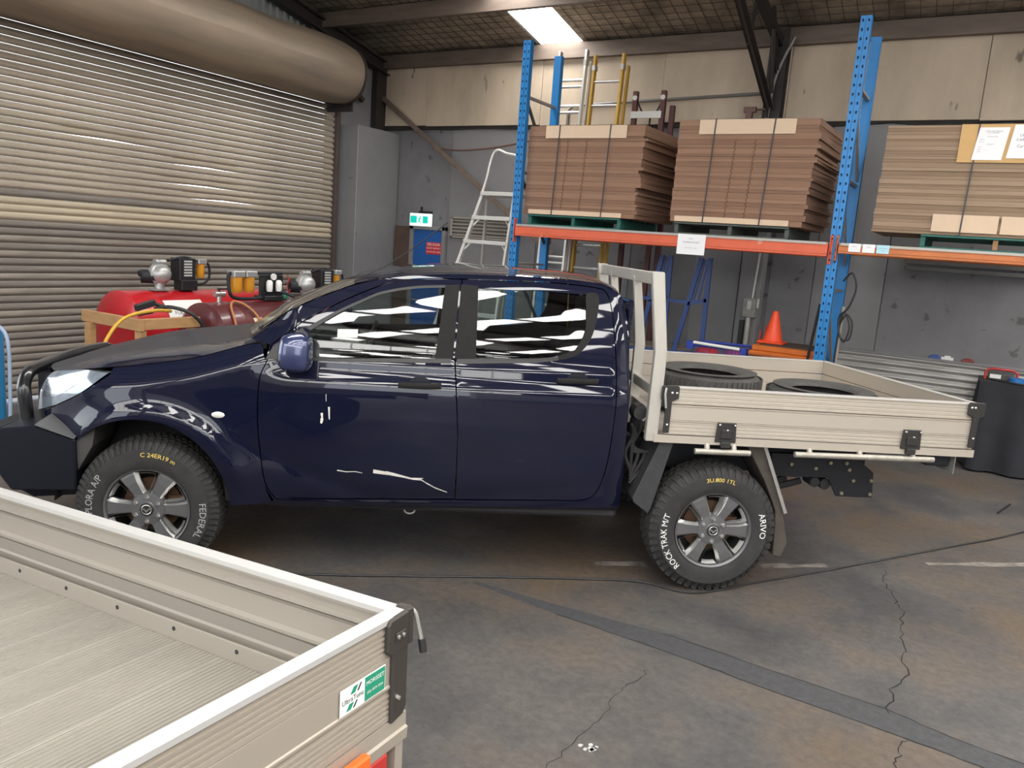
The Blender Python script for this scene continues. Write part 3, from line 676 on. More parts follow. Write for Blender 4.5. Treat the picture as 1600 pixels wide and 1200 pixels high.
quick('grille', BLK, TR, lambda b: [b.box(-3.97, -3.93, .5, W-.5, .74+.05*k, .765+.05*k) for k in range(6)])
# wheels
def tyre_mb(R_, rim, wd, lugs, nl=54):
    b = MB(); h = wd/2
    prof = [(rim-.012, -h+.02), (rim, -h+.004), (rim+.012, -h-.002), (rim+.05, -h-.012), (rim+.105, -h-.010), (R_-.052, -h+.004), (R_-.022, -h+.022), (R_-.008, -h+.045), (R_-.006, 0), (R_-.008, h-.045), (R_-.022, h-.022), (R_-.052, h-.004), (rim+.105, h+.010), (rim+.05, h+.012), (rim+.012, h+.002), (rim, h-.004), (rim-.012, h-.02)]
    b.lathe(prof, 72)
    if lugs:
        for k in range(nl):
            a = 2*PI*k/nl
            for row, (y0, y1, sk) in enumerate(((-h+.016, -h+.075, .02), (-h+.083, -.006, -.02), (.006, h-.083, .02), (h-.075, h-.016, -.02))):
                aa = a + (PI/nl if row % 2 else 0); da = PI/nl*.72
                rr = R_+.001; ri = R_-.03
                vs_ = []
                for (r_, y, an) in ((ri, y0, aa-da), (ri, y0, aa+da), (ri, y1, aa+da+sk), (ri, y1, aa-da+sk), (rr-(.010 if row == 0 else 0), y0, aa-da*.85), (rr-(.010 if row == 0 else 0), y0, aa+da*.85), (rr-(.010 if row == 3 else 0), y1, aa+da*.85+sk), (rr-(.010 if row == 3 else 0), y1, aa-da*.85+sk)):
                    vs_.append((r_*math.cos(an), y, r_*math.sin(an)))
                b.add(vs_, [(0,3,2,1),(4,5,6,7),(0,1,5,4),(1,2,6,5),(2,3,7,6),(3,0,4,7)])
                if row in (0, 3):       # shoulder lug running down the sidewall
                    s = -1 if row == 0 else 1; q = []
                    for (r_, y) in ((R_-.012, s*(h-.02)), (R_-.055, s*(h+.006)), (R_-.055, s*(h-.006)), (R_-.012, s*(h-.035))):
                        for an in (aa-da*.6, aa+da*.6): q.append((r_*math.cos(an), y, r_*math.sin(an)))
                    b.add(q, [(0,1,3,2),(2,3,5,4),(4,5,7,6),(6,7,1,0),(0,2,4,6),(1,7,5,3)])
    return b
def arc_text(b, s, size, r, a_mid, yface, flip=1, sx=1.0, straight=False):
    vs, fs = text_geo(s, size)
    q = []
    for x, y in vs:
        a = a_mid - flip*x*sx/r; rr = r + flip*y
        q.append((rr*math.cos(a), yface, rr*math.sin(a)))
    b.add(q, fs)
def make_wheel(u, near, kind):
    wd = .25; yc = .118 if near else W-.118
    ty = tyre_mb(.392, .225, wd, True, 50 if kind == 'rear' else 66).build('wheel', RUB, TR, 35)
    ty.location = (u, yc, .388)
    if not near: ty.rotation_euler = (0, 0, PI)
    yo = -wd/2
    quick('rim', RIMB, ty, lambda b: b.lathe([(.224, yo+.0), (.232, yo-.004), (.236, yo+.004), (.228, yo+.016), (.213, yo+.02), (.205, yo+.06), (.195, yo+.16), (.05, yo+.165), (.001, yo+.165)], 60), 40)
    quick('rim_lip', RIMD, ty, lambda b: b.lathe([(.219, yo+.006), (.224, yo-.003), (.230, yo-.005), (.229, yo-.002), (.224, yo+.002), (.219, yo+.009)], 60), 60)
    quick('brake_disc', mat('brake_rust', (.16, .09, .055), .6, .5, var=.3, vscale=20), ty, lambda b: (b.lathe([(.06, yo+.10), (.155, yo+.10), (.155, yo+.13), (.06, yo+.13)], 40), b.box(.09, .17, yo+.08, yo+.15, -.06, .06)), 40)
    for k in range(6):
        a = k*PI/3; c, s = math.cos(a), math.sin(a)
        def P(r, w_, y): return (r*c - w_*s, y, r*s + w_*c)
        b = MB(); eb = (MB(), MB()); st = [(.055, .046, yo+.012), (.10, .036, yo+.010), (.16, .044, yo+.006), (.205, .056, yo+.008), (.222, .064, yo+.012)]
        for (r0, w0, y0), (r1, w1, y1) in zip(st, st[1:]):
            b.add([P(r0, -w0, y0+.022), P(r0, -w0*.66, y0), P(r0, w0*.66, y0), P(r0, w0, y0+.022), P(r0, w0*.9, y0+.05), P(r0, -w0*.9, y0+.05), P(r1, -w1, y1+.022), P(r1, -w1*.66, y1), P(r1, w1*.66, y1), P(r1, w1, y1+.022), P(r1, w1*.9, y1+.05), P(r1, -w1*.9, y1+.05)],
                  [(1,7,8,2),(3,9,10,4),(5,11,6,0),(4,10,11,5)])
            for q_, g_ in ((-1, 0), (1, 1)): eb[g_].add([P(r0, q_*w0, y0+.022), P(r0, q_*w0*.66, y0), P(r1, q_*w1*.66, y1), P(r1, q_*w1, y1+.022)], [(0,1,2,3)])
        sp = b.build('spoke', RIMD, ty); eb[0].build('spoke_bevel', RIML, ty); eb[1].build('spoke_bevel', RIML, ty)
        # bright window edge between this spoke and the next, lit look in its colour
        b = MB(); a0 = a+.30; a1 = a+PI/3-.30
        r0 = [(r_*math.cos(t), yo+y_, r_*math.sin(t)) for t in [a0+(a1-a0)*i/6 for i in range(7)] for (r_, y_) in ((.212, .008),)]
        r1 = [(.196*math.cos(t), yo+.035, .196*math.sin(t)) for t in [a0+.04+(a1-a0-.08)*i/6 for i in range(7)]]
        b.grid([r0, r1])
        e0 = [(r_*math.cos(a+d_), yo+y_, r_*math.sin(a+d_)) for (r_, d_, y_) in ((.075, .52, .02), (.12, .36, .014), (.17, .29, .010), (.21, .30, .010))]
        e1 = [(r_*math.cos(a+d_), yo+y_, r_*math.sin(a+d_)) for (r_, d_, y_) in ((.09, .52, .045), (.125, .44, .042), (.17, .36, .040), (.20, .36, .040))]
        b.grid([e0, e1]); b.build('spoke_edge', RIML, ty)
        ln = PI/6 + k*PI/3
        quick('lug_nut', CHROME, ty, lambda b: b.lathe([(.001, yo-.008), (.009, yo-.008), (.0125, yo-.003), (.0125, yo+.03)], 6, (.068*math.cos(ln), 0, .068*math.sin(ln))), 30)
    quick('hub', RIMD, ty, lambda b: b.lathe([(.001, yo+.0), (.040, yo+.0), (.043, yo+.003), (.088, yo+.008), (.094, yo+.02), (.094, yo+.06)], 40), 30)
    cap = quick('hub_cap', BLK, ty, lambda b: b.lathe([(.001, yo-.006), (.033, yo-.005), (.037, yo-.001), (.037, yo+.004)], 32), 40)
    if near:
        b = MB(); b.lathe([(.0235, yo-.0075), (.026, yo-.0085), (.0285, yo-.0075)], 28)
        for s in (-1, 1): b.add([(0, yo-.0085, -.004), (s*.010, yo-.0085, .006), (s*.022, yo-.0085, .010), (s*.021, yo-.0085, .002), (s*.011, yo-.0085, -.002), (s*.005, yo-.0085, -.012), (0, yo-.0085, -.016)], [(0,1,2,3,4,5,6)])
        b.build('winged_emblem', CHROME, ty)
        b = MB(); yf = yo-.0135
        if kind == 'rear':
            arc_text(b, 'ROCK TRAK M/T', .052, .300, math.radians(196), yf, 1, .92)
            b.build('sidewall_lettering', WHITE, ty); b = MB()
            arc_text(b, 'ARIVO', .052, .300, math.radians(8), yf, 1, 1.05)
            b.build('sidewall_lettering', WHITE, ty)
        else:
            arc_text(b, 'XPLORA A/P', .052, .300, math.radians(168), yf, 1, .92)
            b.build('sidewall_lettering', mat('outline_white', (.36, .36, .35), .7), ty); b = MB()
            arc_text(b, 'FEDERAL', .052, .300, math.radians(-10), yf, 1, 1.0)
            b.build('sidewall_lettering', mat('outline_white', (.36, .36, .35), .7), ty)
        b = MB(); arc_text(b, '3U.800 1TL' if kind == 'rear' else 'C 24ER19 m', .034, .312, math.radians(88 if kind == 'rear' else 78), yf+.002, 1, 1.1); b.build('crayon_writing', YELL, ty)
    return ty
make_wheel(0, True, 'rear'); make_wheel(-3.22, True, 'front'); make_wheel(0, False, 'rear'); make_wheel(-3.22, False, 'front')
# chassis and running gear
quick('chassis_rail', DARK, TR, lambda b: (b.box(-.60, 1.10, .36, .44, .66, .86), b.box(-.60, 1.10, W-.44, W-.36, .66, .86), b.box(.2, .28, .44, W-.44, .68, .80), b.box(-.4, -.32, .44, W-.44, .68, .80)), bevel=.008)
quick('axle', UNDER, TR, lambda b: (b.cyl((0, .25, .39), (0, W-.25, .39), .055), b.lathe([(.06, -.14), (.16, -.08), (.16, .08), (.06, .14)], 20, (0, W/2, .39))), 40)
for y in (.40, W-.40): quick('leaf_spring', UNDER, TR, lambda b: [b.tube(spline([(-.62, y, .56+.02*k), (-.3, y, .47+.02*k), (0, y, .445+.02*k), (.35, y, .50+.02*k), (.70-.1*k, y, .60+.02*k)], 4), .022, 6) for k in range(3)])
tp = quick('tow_plate', DARK, TR, lambda b: b.prism([(.44,.30,.80),(.44,.30,.655),(.60,.30,.65),(.83,.30,.655),(.90,.30,.535),(1.145,.30,.535),(1.13,.30,.70),(.99,.30,.80)], (0, .012, 0)), bevel=.003)
for (u_, z_) in ((.574,.735),(.737,.715),(.829,.755),(.935,.757),(.959,.715),(.996,.645),(.93,.56),(1.12,.56),(1.115,.65)): quick('bolt', mat('brassy_bolt', (.30, .26, .19), .45, .6), tp, lambda b: b.lathe([(.001, -.014), (.012, -.014), (.012, 0)], 6, (u_, .30, z_)))
quick('tow_bar', DARK, TR, lambda b: (b.box(1.0, 1.08, .31, W-.31, .57, .65), b.box(.92, 1.0, .44, W-.44, .68, .80)), bevel=.006)
quick('shackle', UNDER, TR, lambda b: (b.box(.72, .79, .34, .40, .60, .72), b.cyl((.75, .30, .62), (.75, .42, .62), .032), b.cyl((.83, .32, .605), (.83, .40, .605), .036)), bevel=.004)
# mudguards either side of the rear wheel
MG = mat('mudguard_black', (.05, .05, .055), .5, .2, var=.3, vscale=12)
gd = quick('mud_guard', MG, TR, lambda b: b.prism([(-.29,.01,.905),(-.37,.01,.905),(-.50,.01,.56),(-.49,.01,.535),(-.40,.01,.47),(-.385,.01,.50)], (0, .30, 0)), bevel=.004)
quick('mud_guard', mat('mudflap_brown', (.075, .062, .052), .75, var=.4, vscale=10), TR, lambda b: (b.prism([(.17,.06,.90),(.27,.06,.90),(.44,.06,.52),(.50,.06,.30),(.47,.06,.21),(.42,.06,.22),(.40,.06,.50),(.31,.06,.68)], (0, .28, 0))), bevel=.004)
quick('guard_edge', STEEL, TR, lambda b: b.bar((.275, .045, .90), (.455, .045, .495), .02, .012, (0, 1, 0)))
quick('filler_cap', BLK, TR, lambda b: (b.lathe([(.001, -.02), (.04, -.018), (.045, 0), (.05, .02), (.05, .06)], 24, (-.485, .10, 1.055)), b.cyl((-.485, .14, 1.04), (-.485, .20, .92), .035)), 40)
quick('hose_bundle', UNDER, TR, lambda b: [b.tube(spline([(-.52+.03*k, .12+.03*k, .98), (-.50, .14, .90-.02*k), (-.54+.04*k, .13, .80), (-.50, .12, .70-.02*k)], 4), .010, 6) for k in range(5)])
quick('tow_eye', STEEL, TR, lambda b: b.tube([(-1.79+.032*math.cos(a), .20, .372+.024*math.sin(a)) for a in [2*PI*k/16 for k in range(17)]], .006, 6))
# tray
TZ0, TZ1, TU0, TU1, TV1 = .915, 1.235, -.42, 1.525, 1.60
FLRM = mat('tray_floor_alu', (.46, .42, .37), .5, .4, var=.3, vscale=4, stretch=(2, 9, 2))
for k in range(9): 
    v0 = .02 + k*(TV1-.04)/9
    quick('tray_floor_plank', FLRM, TR, lambda b: b.box(TU0, TU1, v0+.002, v0+(TV1-.04)/9-.002, .915, .948), bevel=.003)
def plank(parent, p0, p1, n, z0, z1, th=.026, rib=0, m_=ALU, edge=None):
    # an extruded board from p0 to p1 (2D), outward normal n
    p0 = Vector((p0[0], p0[1], 0)); p1 = Vector((p1[0], p1[1], 0)); n = Vector((n[0], n[1], 0))
    prof = [(0, z0), (0, z0+.006)]
    if rib:
        zz = z0+.012
        while zz < z1-.016: prof += [(0, zz), (-.0025, zz+.002), (-.0025, zz+.005), (0, zz+.007)]; zz += rib
    prof += [(0, z1-.010), (.004, z1-.006), (.004, z1), (-th, z1), (-th, z0)]
    b = MB(); r = [[p + n*h + Vector((0, 0, z)) for h, z in prof] for p in (p0, p1)]
    m = len(prof); b.add(r[0]+r[1], [(i, (i+1) % m, (i+1) % m+m, i+m) for i in range(m)] + [tuple(range(m)), tuple(range(2*m-1, m-1, -1))])
    return b.build('plank', m_, parent)
def drop_side(name, p0, p1, n, zs=(.962, 1.045, 1.137, 1.233), th=.026):
    s = quick(name, ALUEDGE, TR, lambda b: b.add(*(lambda q: (q, [(0,1,2,3),(4,7,6,5),(0,4,5,1),(1,5,6,2),(2,6,7,3),(3,7,4,0)]))([(p0[0]+n[0]*a, p0[1]+n[1]*a, z) for z in (zs[-1], zs[-1]+.007) for a in (.006, -th-.004)][0:2] + [(p1[0]+n[0]*a, p1[1]+n[1]*a, zs[-1]) for a in (-th-.004, .006)] + [(p0[0]+n[0]*a, p0[1]+n[1]*a, zs[-1]+.007) for a in (.006, -th-.004)] + [(p1[0]+n[0]*a, p1[1]+n[1]*a, zs[-1]+.007) for a in (-th-.004, .006)])))
    plank(s, p0, p1, n, zs[0], zs[1]-.001, th, .021)
    plank(s, p0, p1, n, zs[1]+.001, zs[2]-.003, th, 0)
    plank(s, p0, p1, n, zs[2]+.003, zs[3], th, .024)
    return s
sN = drop_side('side_panel', (TU0+.06, -.015), (TU1, -.015), (0, -1))
sF = drop_side('side_panel', (TU0+.06, TV1), (TU1-.15, TV1), (0, 1))
sR = drop_side('tailgate', (TU1, -.005), (TU1-.15, TV1), (.996, .088))
quick('coaming_rail', ALU, TR, lambda b: b.add([(TU0, -.022, .912), (TU1+.015, -.022, .912), (TU1-.135, TV1+.01, .912), (TU0, TV1+.01, .912), (TU0, -.022, .957), (TU1+.015, -.022, .957), (TU1-.135, TV1+.01, .957), (TU0, TV1+.01, .957)], [(0,1,5,4),(1,2,6,5),(2,3,7,6),(3,0,4,7),(0,3,2,1)]))
LATCH = mat('latch_black', (.030, .028, .027), .5, .2)
def corner_latch(u, v, mir):
    b = MB(); s = -1 if mir else 1
    b.prism([(u-.02*s, v-.012, 1.165), (u-.02*s, v-.012, 1.238), (u-.012*s, v-.012, 1.246), (u+.075*s, v-.012, 1.246), (u+.082*s, v-.012, 1.238), (u+.082*s, v-.012, 1.172), (u+.045*s, v-.012, 1.155), (u+.045*s, v-.012, .972), (u+.01*s, v-.012, .972), (u+.01*s, v-.012, 1.155)], (0, .014, 0))
    o = b.build('corner_latch', LATCH, sN, None, .003)
    return o
l1 = corner_latch(-.385, -.022, False); l2 = corner_latch(1.535, -.022, True)
for (u_, z_) in ((-.345,1.205),(-.318,1.205),(-.357,1.02),(1.49,1.215),(1.468,1.215),(1.508,1.03)): quick('rivet', CHROME, sN, lambda b: b.lathe([(.001, -.008), (.007, -.005), (.008, 0)], 10, (u_, -.034, z_)), 40)
quick('latch_lever', STEEL, sN, lambda b: b.tube([(-.385,-.045,1.235),(-.39,-.05,1.20),(-.378,-.05,1.12)], .007, 8), 60)
for (u_, z_) in ((0, .985), (1.13, 1.0)):
    hb = quick('hinge', LATCH, sN, lambda b: (b.prism([(u_-.062, -.019, z_-.055), (u_-.055, -.019, z_+.062), (u_+.055, -.019, z_+.062), (u_+.062, -.019, z_-.055)], (0, -.012, 0)), b.prism([(u_-.035, -.031, z_-.03), (u_-.03, -.031, z_+.02), (u_+.03, -.031, z_+.02), (u_+.035, -.031, z_-.03)], (0, -.010, 0)), b.box(u_-.028, u_+.028, -.045, -.019, z_-.085, z_-.05)), bevel=.003)
    for (a_, c_) in ((-.045, .05), (.045, .05), (0, .022), (0, -.07)): quick('rivet', CHROME, sN, lambda b: b.lathe([(.001, -.010), (.006, -.008), (.007, 0)], 10, (u_+a_, -.034 if c_ != .022 else -.042, z_+c_)), 40)
for pts in (((-.175,-.03,.872),(.155,-.03,.874)), ((.425,-.03,.880),(1.285,-.03,.888))):
    quick('rope_rail', GALV, TR, lambda b: (b.cyl(pts[0], pts[1], .017), [b.cyl((u_, -.025, .875), (u_, -.005, .92), .017, 10) for u_ in ([-.10, .06] if pts[0][0] < 0 else [.52, .83, 1.16])]), 50)
# headboard
HB = mat('headboard_alu', (.58, .55, .50), .4, .45, var=.15, vscale=5, stretch=(4, 4, .6))
hb = empty('headboard', (-.43, 0, 0)); hb.parent = TR
quick('near_post', HB, hb, lambda b: (b.prism([(-.035,-.01,.912),(.035,-.01,.912),(.040,-.01,1.42),(-.022,-.01,1.875),(-.092,-.01,1.875),(-.030,-.01,1.42)], (0, .05, 0))), bevel=.005)
quick('far_post', HB, hb, lambda b: (b.prism([(-.035,1.50,.912),(.035,1.50,.912),(.040,1.50,1.42),(-.022,1.50,1.875),(-.092,1.50,1.875),(-.030,1.50,1.42)], (0, .05, 0))), bevel=.005)
quick('top_bar', HB, hb, lambda b: b.bar((-.055, .04, 1.835), (-.055, 1.50, 1.835), .035, .07, (0, 0, 1)), bevel=.004)
for v_ in (.46, 1.12): quick('middle_post', HB, hb, lambda b: b.prism([(-.03,v_,.912),(.03,v_,.912),(.035,v_,1.42),(-.03,v_,1.83),(-.078,v_,1.83),(-.03,v_,1.42)], (0, .035, 0)), bevel=.003)
for z_ in (1.06, 1.20): quick('cross_bar', HB, hb, lambda b: b.box(-.02, .02, .03, TV1-.03, z_-.03, z_+.03), bevel=.003)
quick('rear_lamp_plate', STEEL, TR, lambda b: (b.box(1.44, 1.444, -.005, .25, .80, .912)))
quick('rear_lamp', DARK, TR, lambda b: (b.box(1.28, 1.44, .03, .22, .835, .905)), bevel=.01)
quick('marker_lens', mat('orange_marker', (.55, .10, .02), .4), TR, lambda b: b.box(1.445, 1.46, .02, .22, .85, .905), bevel=.004)
# paint damage on the near doors
CHIP = mat('bare_primer', (.62, .60, .55), .6)
def decal(poly, o=-.0012): panel('paint_scratch', poly, CHIP, TR, off=o, edge=False, g=.02)
def scratch(pts, wd):
    for (a_, b_) in zip(pts, pts[1:]):
        a = Vector(a_); c = Vector(b_); d = (c-a).normalized(); s = Vector((-d.y, d.x))*wd/2*random.uniform(.5, 1.3)
        decal([tuple(a-s), tuple(c-s*.6), tuple(c+s*.7), tuple(a+s)])
scratch([(-2.20,.655),(-2.15,.648),(-2.10,.652),(-2.06,.645)], .006)
scratch([(-2.00,.660),(-1.93,.653),(-1.86,.640),(-1.78,.622),(-1.73,.618)], .016)
scratch([(-2.00,.650),(-1.90,.640),(-1.80,.625),(-1.72,.628)], .009)
scratch([(-1.74,.625),(-1.70,.60),(-1.65,.572),(-1.58,.545)], .011)
scratch([(-2.29,.985),(-2.287,.955),(-2.292,.925)], .014); scratch([(-2.252,1.02),(-2.25,.98),(-2.248,.95)], .010); scratch([(-2.27,1.09),(-2.268,1.05)], .004)
decal([(-2.23,1.44),(-2.12,1.445),(-2.12,1.40),(-2.23,1.395)], .004)
# cab interior
IN = mat('seat_fabric_dark', (.10, .10, .105), .85)
quick('dashboard', BODYIN, TR, lambda b: (b.prism([(-2.62,.16,.95),(-2.62,.16,1.30),(-2.45,.16,1.31),(-2.25,.16,1.22),(-2.22,.16,.95)], (0, W-.32, 0)), b.box(-2.7, -.6, .15, W-.15, .56, .62)), bevel=.02)
quick('steering_wheel', BLK, TR, lambda b: (b.tube([(-2.16+.05*math.sin(a)*1.0, 1.30+.18*math.cos(a), 1.19+.165*math.sin(a)) for a in [2*PI*k/24 for k in range(25)]], .016, 8), b.bar((-2.2, 1.13, 1.19), (-2.2, 1.47, 1.19), .05, .03)), 50)
for u0, v0, w_ in ((-1.95, .22, .58), (-1.95, 1.05, .58), (-1.02, .2, 1.45)):
    quick('seat', IN, TR, lambda b: (b.box(u0-.25, u0+.25, v0, v0+w_, .72, .92), b.prism([(u0+.18, v0+.02, .88), (u0+.34, v0+.02, 1.46), (u0+.44, v0+.02, 1.46), (u0+.34, v0+.02, .84)], (0, w_-.04, 0)), [b.box(u0+.34, u0+.43, v0+.15+k*(w_-.58 if w_ > 1 else 0), v0+.43+k*(w_-.58 if w_ > 1 else 0), 1.46, 1.63) for k in range(2 if w_ > 1 else 1)]), bevel=.03, seg=2)

# ================================================================== PALLET RACK
BLUE = mat('rack_blue', (.015, .20, .52), .42, .1, var=.15, vscale=5)
REDO = mat('beam_red_orange', (.68, .115, .045), .45, var=.15, vscale=6, spots=(9, .68, (.62, .25, .16)))
ORNG = mat('beam_orange', (.58, .17, .045), .5, var=.25, vscale=6)
GST = mat('brace_galv', (.36, .34, .31), .45, .5)
rk = empty('pallet_rack', (-1.205, 7.7, 0)); tag(rk, 'blue and orange steel pallet rack along the back wall holding cardboard', 'pallet rack')
def post_mesh():
    b = MB(); hw, dp, H_ = .045, .07, 4.13; p = .0762
    def cell(x0, x1, z0, z1, hole):
        cx, cz = (x0+x1)/2, (z0+z1)/2
        o = [(x0, z0), (cx, z0), (x1, z0), (x1, cz), (x1, z1), (cx, z1), (x0, z1), (x0, cz)]
        if not hole: b.add([(x, 0, z) for x, z in o], [tuple(range(8))]); return
        q = [(-.005, -.013), (0, -.014), (.005, -.013), (.0075, .004), (.006, .011), (0, .013), (-.006, .011), (-.0075, .004)]
        b.add([(x, 0, z) for x, z in o] + [(cx+a, 0, cz+c) for a, c in q], [(i, (i+1) % 8, (i+1) % 8+8, i+8) for i in range(8)])
    n = int(H_/p)
    for i in range(n):
        for (x0, x1) in ((-hw, -.003), (.003, hw)): cell(x0, x1, i*p, (i+1)*p, True)
    b.add([(-.003, 0, 0), (-.003, .006, 0), (.003, .006, 0), (.003, 0, 0)] + [(-.003, 0, n*p), (-.003, .006, n*p), (.003, .006, n*p), (.003, 0, n*p)], [(0,1,5,4),(1,2,6,5),(2,3,7,6)])
    z1 = n*p
    b.add([(-hw, 0, 0), (-hw, dp, 0), (hw, dp, 0), (hw, 0, 0), (-hw, 0, z1), (-hw, dp, z1), (hw, dp, z1), (hw, 0, z1)], [(0,4,5,1), (1,5,6,2), (2,6,7,3)])
    me_o = b.build('post', BLUE, None, fix=False); me = me_o.data; bpy.data.objects.remove(me_o); return me
pm = post_mesh(); PCORE = mat('post_inside_shade', (.004, .02, .06), .8)  # near-black backing plate paints the shade inside the post holes
RX = [-3.361, 0.0, 3.36]
for i, x in enumerate(RX):
    for y, ry in ((0, 0), (.78, PI)):
        o = link('post', pm, None, rk); o.location = (x, y, 0); o.rotation_euler = (0, 0, ry)
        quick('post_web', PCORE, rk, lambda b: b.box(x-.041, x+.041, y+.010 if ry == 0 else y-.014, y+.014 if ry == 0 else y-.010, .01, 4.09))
        quick('foot_plate', BLUE, rk, lambda b: b.box(x-.07, x+.07, y-.05 if ry == 0 else y-.09, y+.09 if ry == 0 else y+.05, 0, .006))
    for k, z in enumerate((.25, 1.0, 1.75, 2.75, 3.55)):
        quick('frame_brace', GST, rk, lambda b: b.bar((x, .07, z), (x, .71, z), .04, .025, (0, 0, 1)))
    for z0, z1 in ((.3, .95), (1.05, 1.7), (2.0, 2.7), (2.8, 3.5)):
        quick('frame_brace', GST if i else mat('brace_black', (.05, .05, .055), .5), rk, lambda b: b.bar((x+.01, .07 if int(z0*10) % 2 else .71, z0), (x+.01, .71 if int(z0*10) % 2 else .07, z1), .035, .02, (1, 0, 0)))
def beam(x0, x1, y, z0, z1, m_):
    quick('beam', m_, rk, lambda b: (b.box(x0+.045, x1-.045, y-.052, y-.004, z0, z1), b.box(x0+.045, x1-.045, y-.056, y-.050, z0+.02, z1-.03)), bevel=.004)
    for x, s in ((x0+.012, 1), (x1-.012, -1)):
        c = quick('beam_connector', m_, rk, lambda b: (b.box(x-.022 if s < 0 else x, x if s < 0 else x+.022, y-.012, y-.004, z0-.07, z1+.07), b.box(x+.018*s-.003, x+.018*s+.003, y-.055, y-.004, z0-.07, z1+.07)), bevel=.002)
        for zz in (z0-.04, z0+.02, z1+.03): quick('connector_hook', DARK, rk, lambda b: b.box(x+(.004 if s > 0 else -.018), x+(.018 if s > 0 else -.004), y-.0145, y-.012, zz, zz+.02))
beam(RX[0], RX[1], 0, 2.06, 2.18, REDO); beam(RX[1], RX[2], 0, 2.095, 2.185, ORNG)
beam(RX[0], RX[1], .84, 2.06, 2.18, REDO); beam(RX[1], RX[2], .84, 2.095, 2.185, ORNG)
for x0, x1 in ((RX[0]+.06, RX[1]-.06), (RX[1]+.06, RX[2]-.06)):
    b = MB()
    for i in range(int((x1-x0)/.06)): b.box(x0+i*.06, x0+i*.06+.005, -.06, .84, 2.181, 2.187)
    for i in range(9): b.box(x0, x1, -.05+i*.105, -.045+i*.105, 2.181, 2.186)
    b.box(x0, x1, -.062, -.057, 2.165, 2.187)
    o = b.build('wire_deck', GST, rk); o['kind'] = 'stuff'
# paper notices on the beam
PAPER = mat('white_paper', (.80, .80, .82), .7)
def notice(x0, x1, z0, z1, y, label, lines, skew=0.0, m_=PAPER, tsz=.02):
    o = quick('paper_notice', m_, None, lambda b: b.add([(x0-skew, y, z0), (x1-skew, y, z0), (x1, y, z1), (x0, y, z1), (x0-skew, y-.0006, z0), (x1-skew, y-.0006, z0), (x1, y-.0006, z1), (x0, y-.0006, z1)], [(0,1,2,3),(4,7,6,5),(0,4,5,1),(1,5,6,2),(2,6,7,3),(3,7,4,0)]))
    tag(o, label, 'notice')
    b = MB(); cx, cz = (x0+x1)/2, (z0+z1)/2
    for s_, sz, fx, fz in lines:
        zz = z0 + (z1-z0)*fz; sh = -skew*(1-fz)
        text_on(b, s_, sz, lambda x, z: (cx+fx*(x1-x0)+x+sh, y-.0014, zz+z))
    b.build('printed_text', mat('print_grey', (.16, .16, .17), .7), o)
    return o
notice(-2.65, -2.37, 1.99, 2.185, 7.638, 'white printed A4 notice taped to the red rack beam', [('Email', .018, -.02, .78), ('ENGINE MOUNT', .022, 0, .60), ('small  |  Medium  |  Large', .012, 0, .33)])
for x0, m_, lab in ((-1.075, PAPER, 'small white label on the orange beam, nearest the post'), (-.96, PAPER, 'small white label in the middle of three on the orange beam'), (-.845, mat('pale_blue_label', (.42, .68, .78), .7), 'small pale blue label on the orange beam')):
    notice(x0, x0+.10, 2.115, 2.188, 7.638, lab, [('EMPTY', .012, 0, .65)] if m_ is PAPER else [('FRONT BUMPER', .009, 0, .6), ('CLIPS', .009, 0, .35)], 0, m_)

# pallets and flat cardboard stacks
def pallet(x0, x1, z0, m_, label, m2=None):
    p = empty('pallet', ((x0+x1)/2, 8.345, z0)); tag(p, label, 'pallet', 'pallets on the rack'); hw = (x1-x0)/2
    for i, x in enumerate((-hw+.02, 0, hw-.02)): quick('bearer', m2 if (m2 and i == 1) else m_, p, lambda b: b.box(x-.02, x+.02, -.53, .53, .016, .10), bevel=.003)
    for k in range(7): quick('top_board', m_, p, lambda b: b.box(-hw, hw, -.55+k*.165, -.55+k*.165+.11, .10, .118), bevel=.002)
    for k in range(3): quick('bottom_board', m_, p, lambda b: b.box(-hw, hw, -.55+k*.495, -.55+k*.495+.11, 0, .016), bevel=.002)
    return p
PGR = mat('pallet_green', (.018, .135, .11), .6, var=.3, vscale=9); PGB = mat('pallet_grey_green', (.09, .11, .095), .7, var=.4, vscale=9); PTM = mat('pallet_timber', (.36, .20, .10), .7, var=.3, vscale=8)
pallet(-4.46, -3.35, 2.188, PGR, 'dark green timber pallet under the leftmost cardboard stack')
pallet(-2.76, -1.64, 2.188, PGB, 'grey green timber pallet under the middle cardboard stack')
pallet(-.53, .60, 2.188, PGR, 'green timber pallet under the cardboard stack right of the post', PTM)
CB1 = [mat('cardboard_red_%d' % i, c, .85, var=.18, vscale=4, stretch=(.6, .6, 8)) for i, c in enumerate(((.27, .155, .10), (.235, .13, .085), (.30, .175, .115)))]
CB2 = [mat('cardboard_tan_%d' % i, c, .85, var=.18, vscale=4, stretch=(.6, .6, 8)) for i, c in enumerate(((.30, .21, .14), (.25, .17, .11), (.34, .24, .165)))]
CBE = mat('cardboard_cut_edge', (.34, .16, .07), .9, var=.4, vscale=20, stretch=(.5, 1, 14))
PROT = mat('pale_card', (.66, .50, .36), .8, var=.06); YCARD = mat('yellow_card', (.60, .38, .16), .8, var=.1)
STRAP = mat('black_strap', (.03, .03, .035), .5)
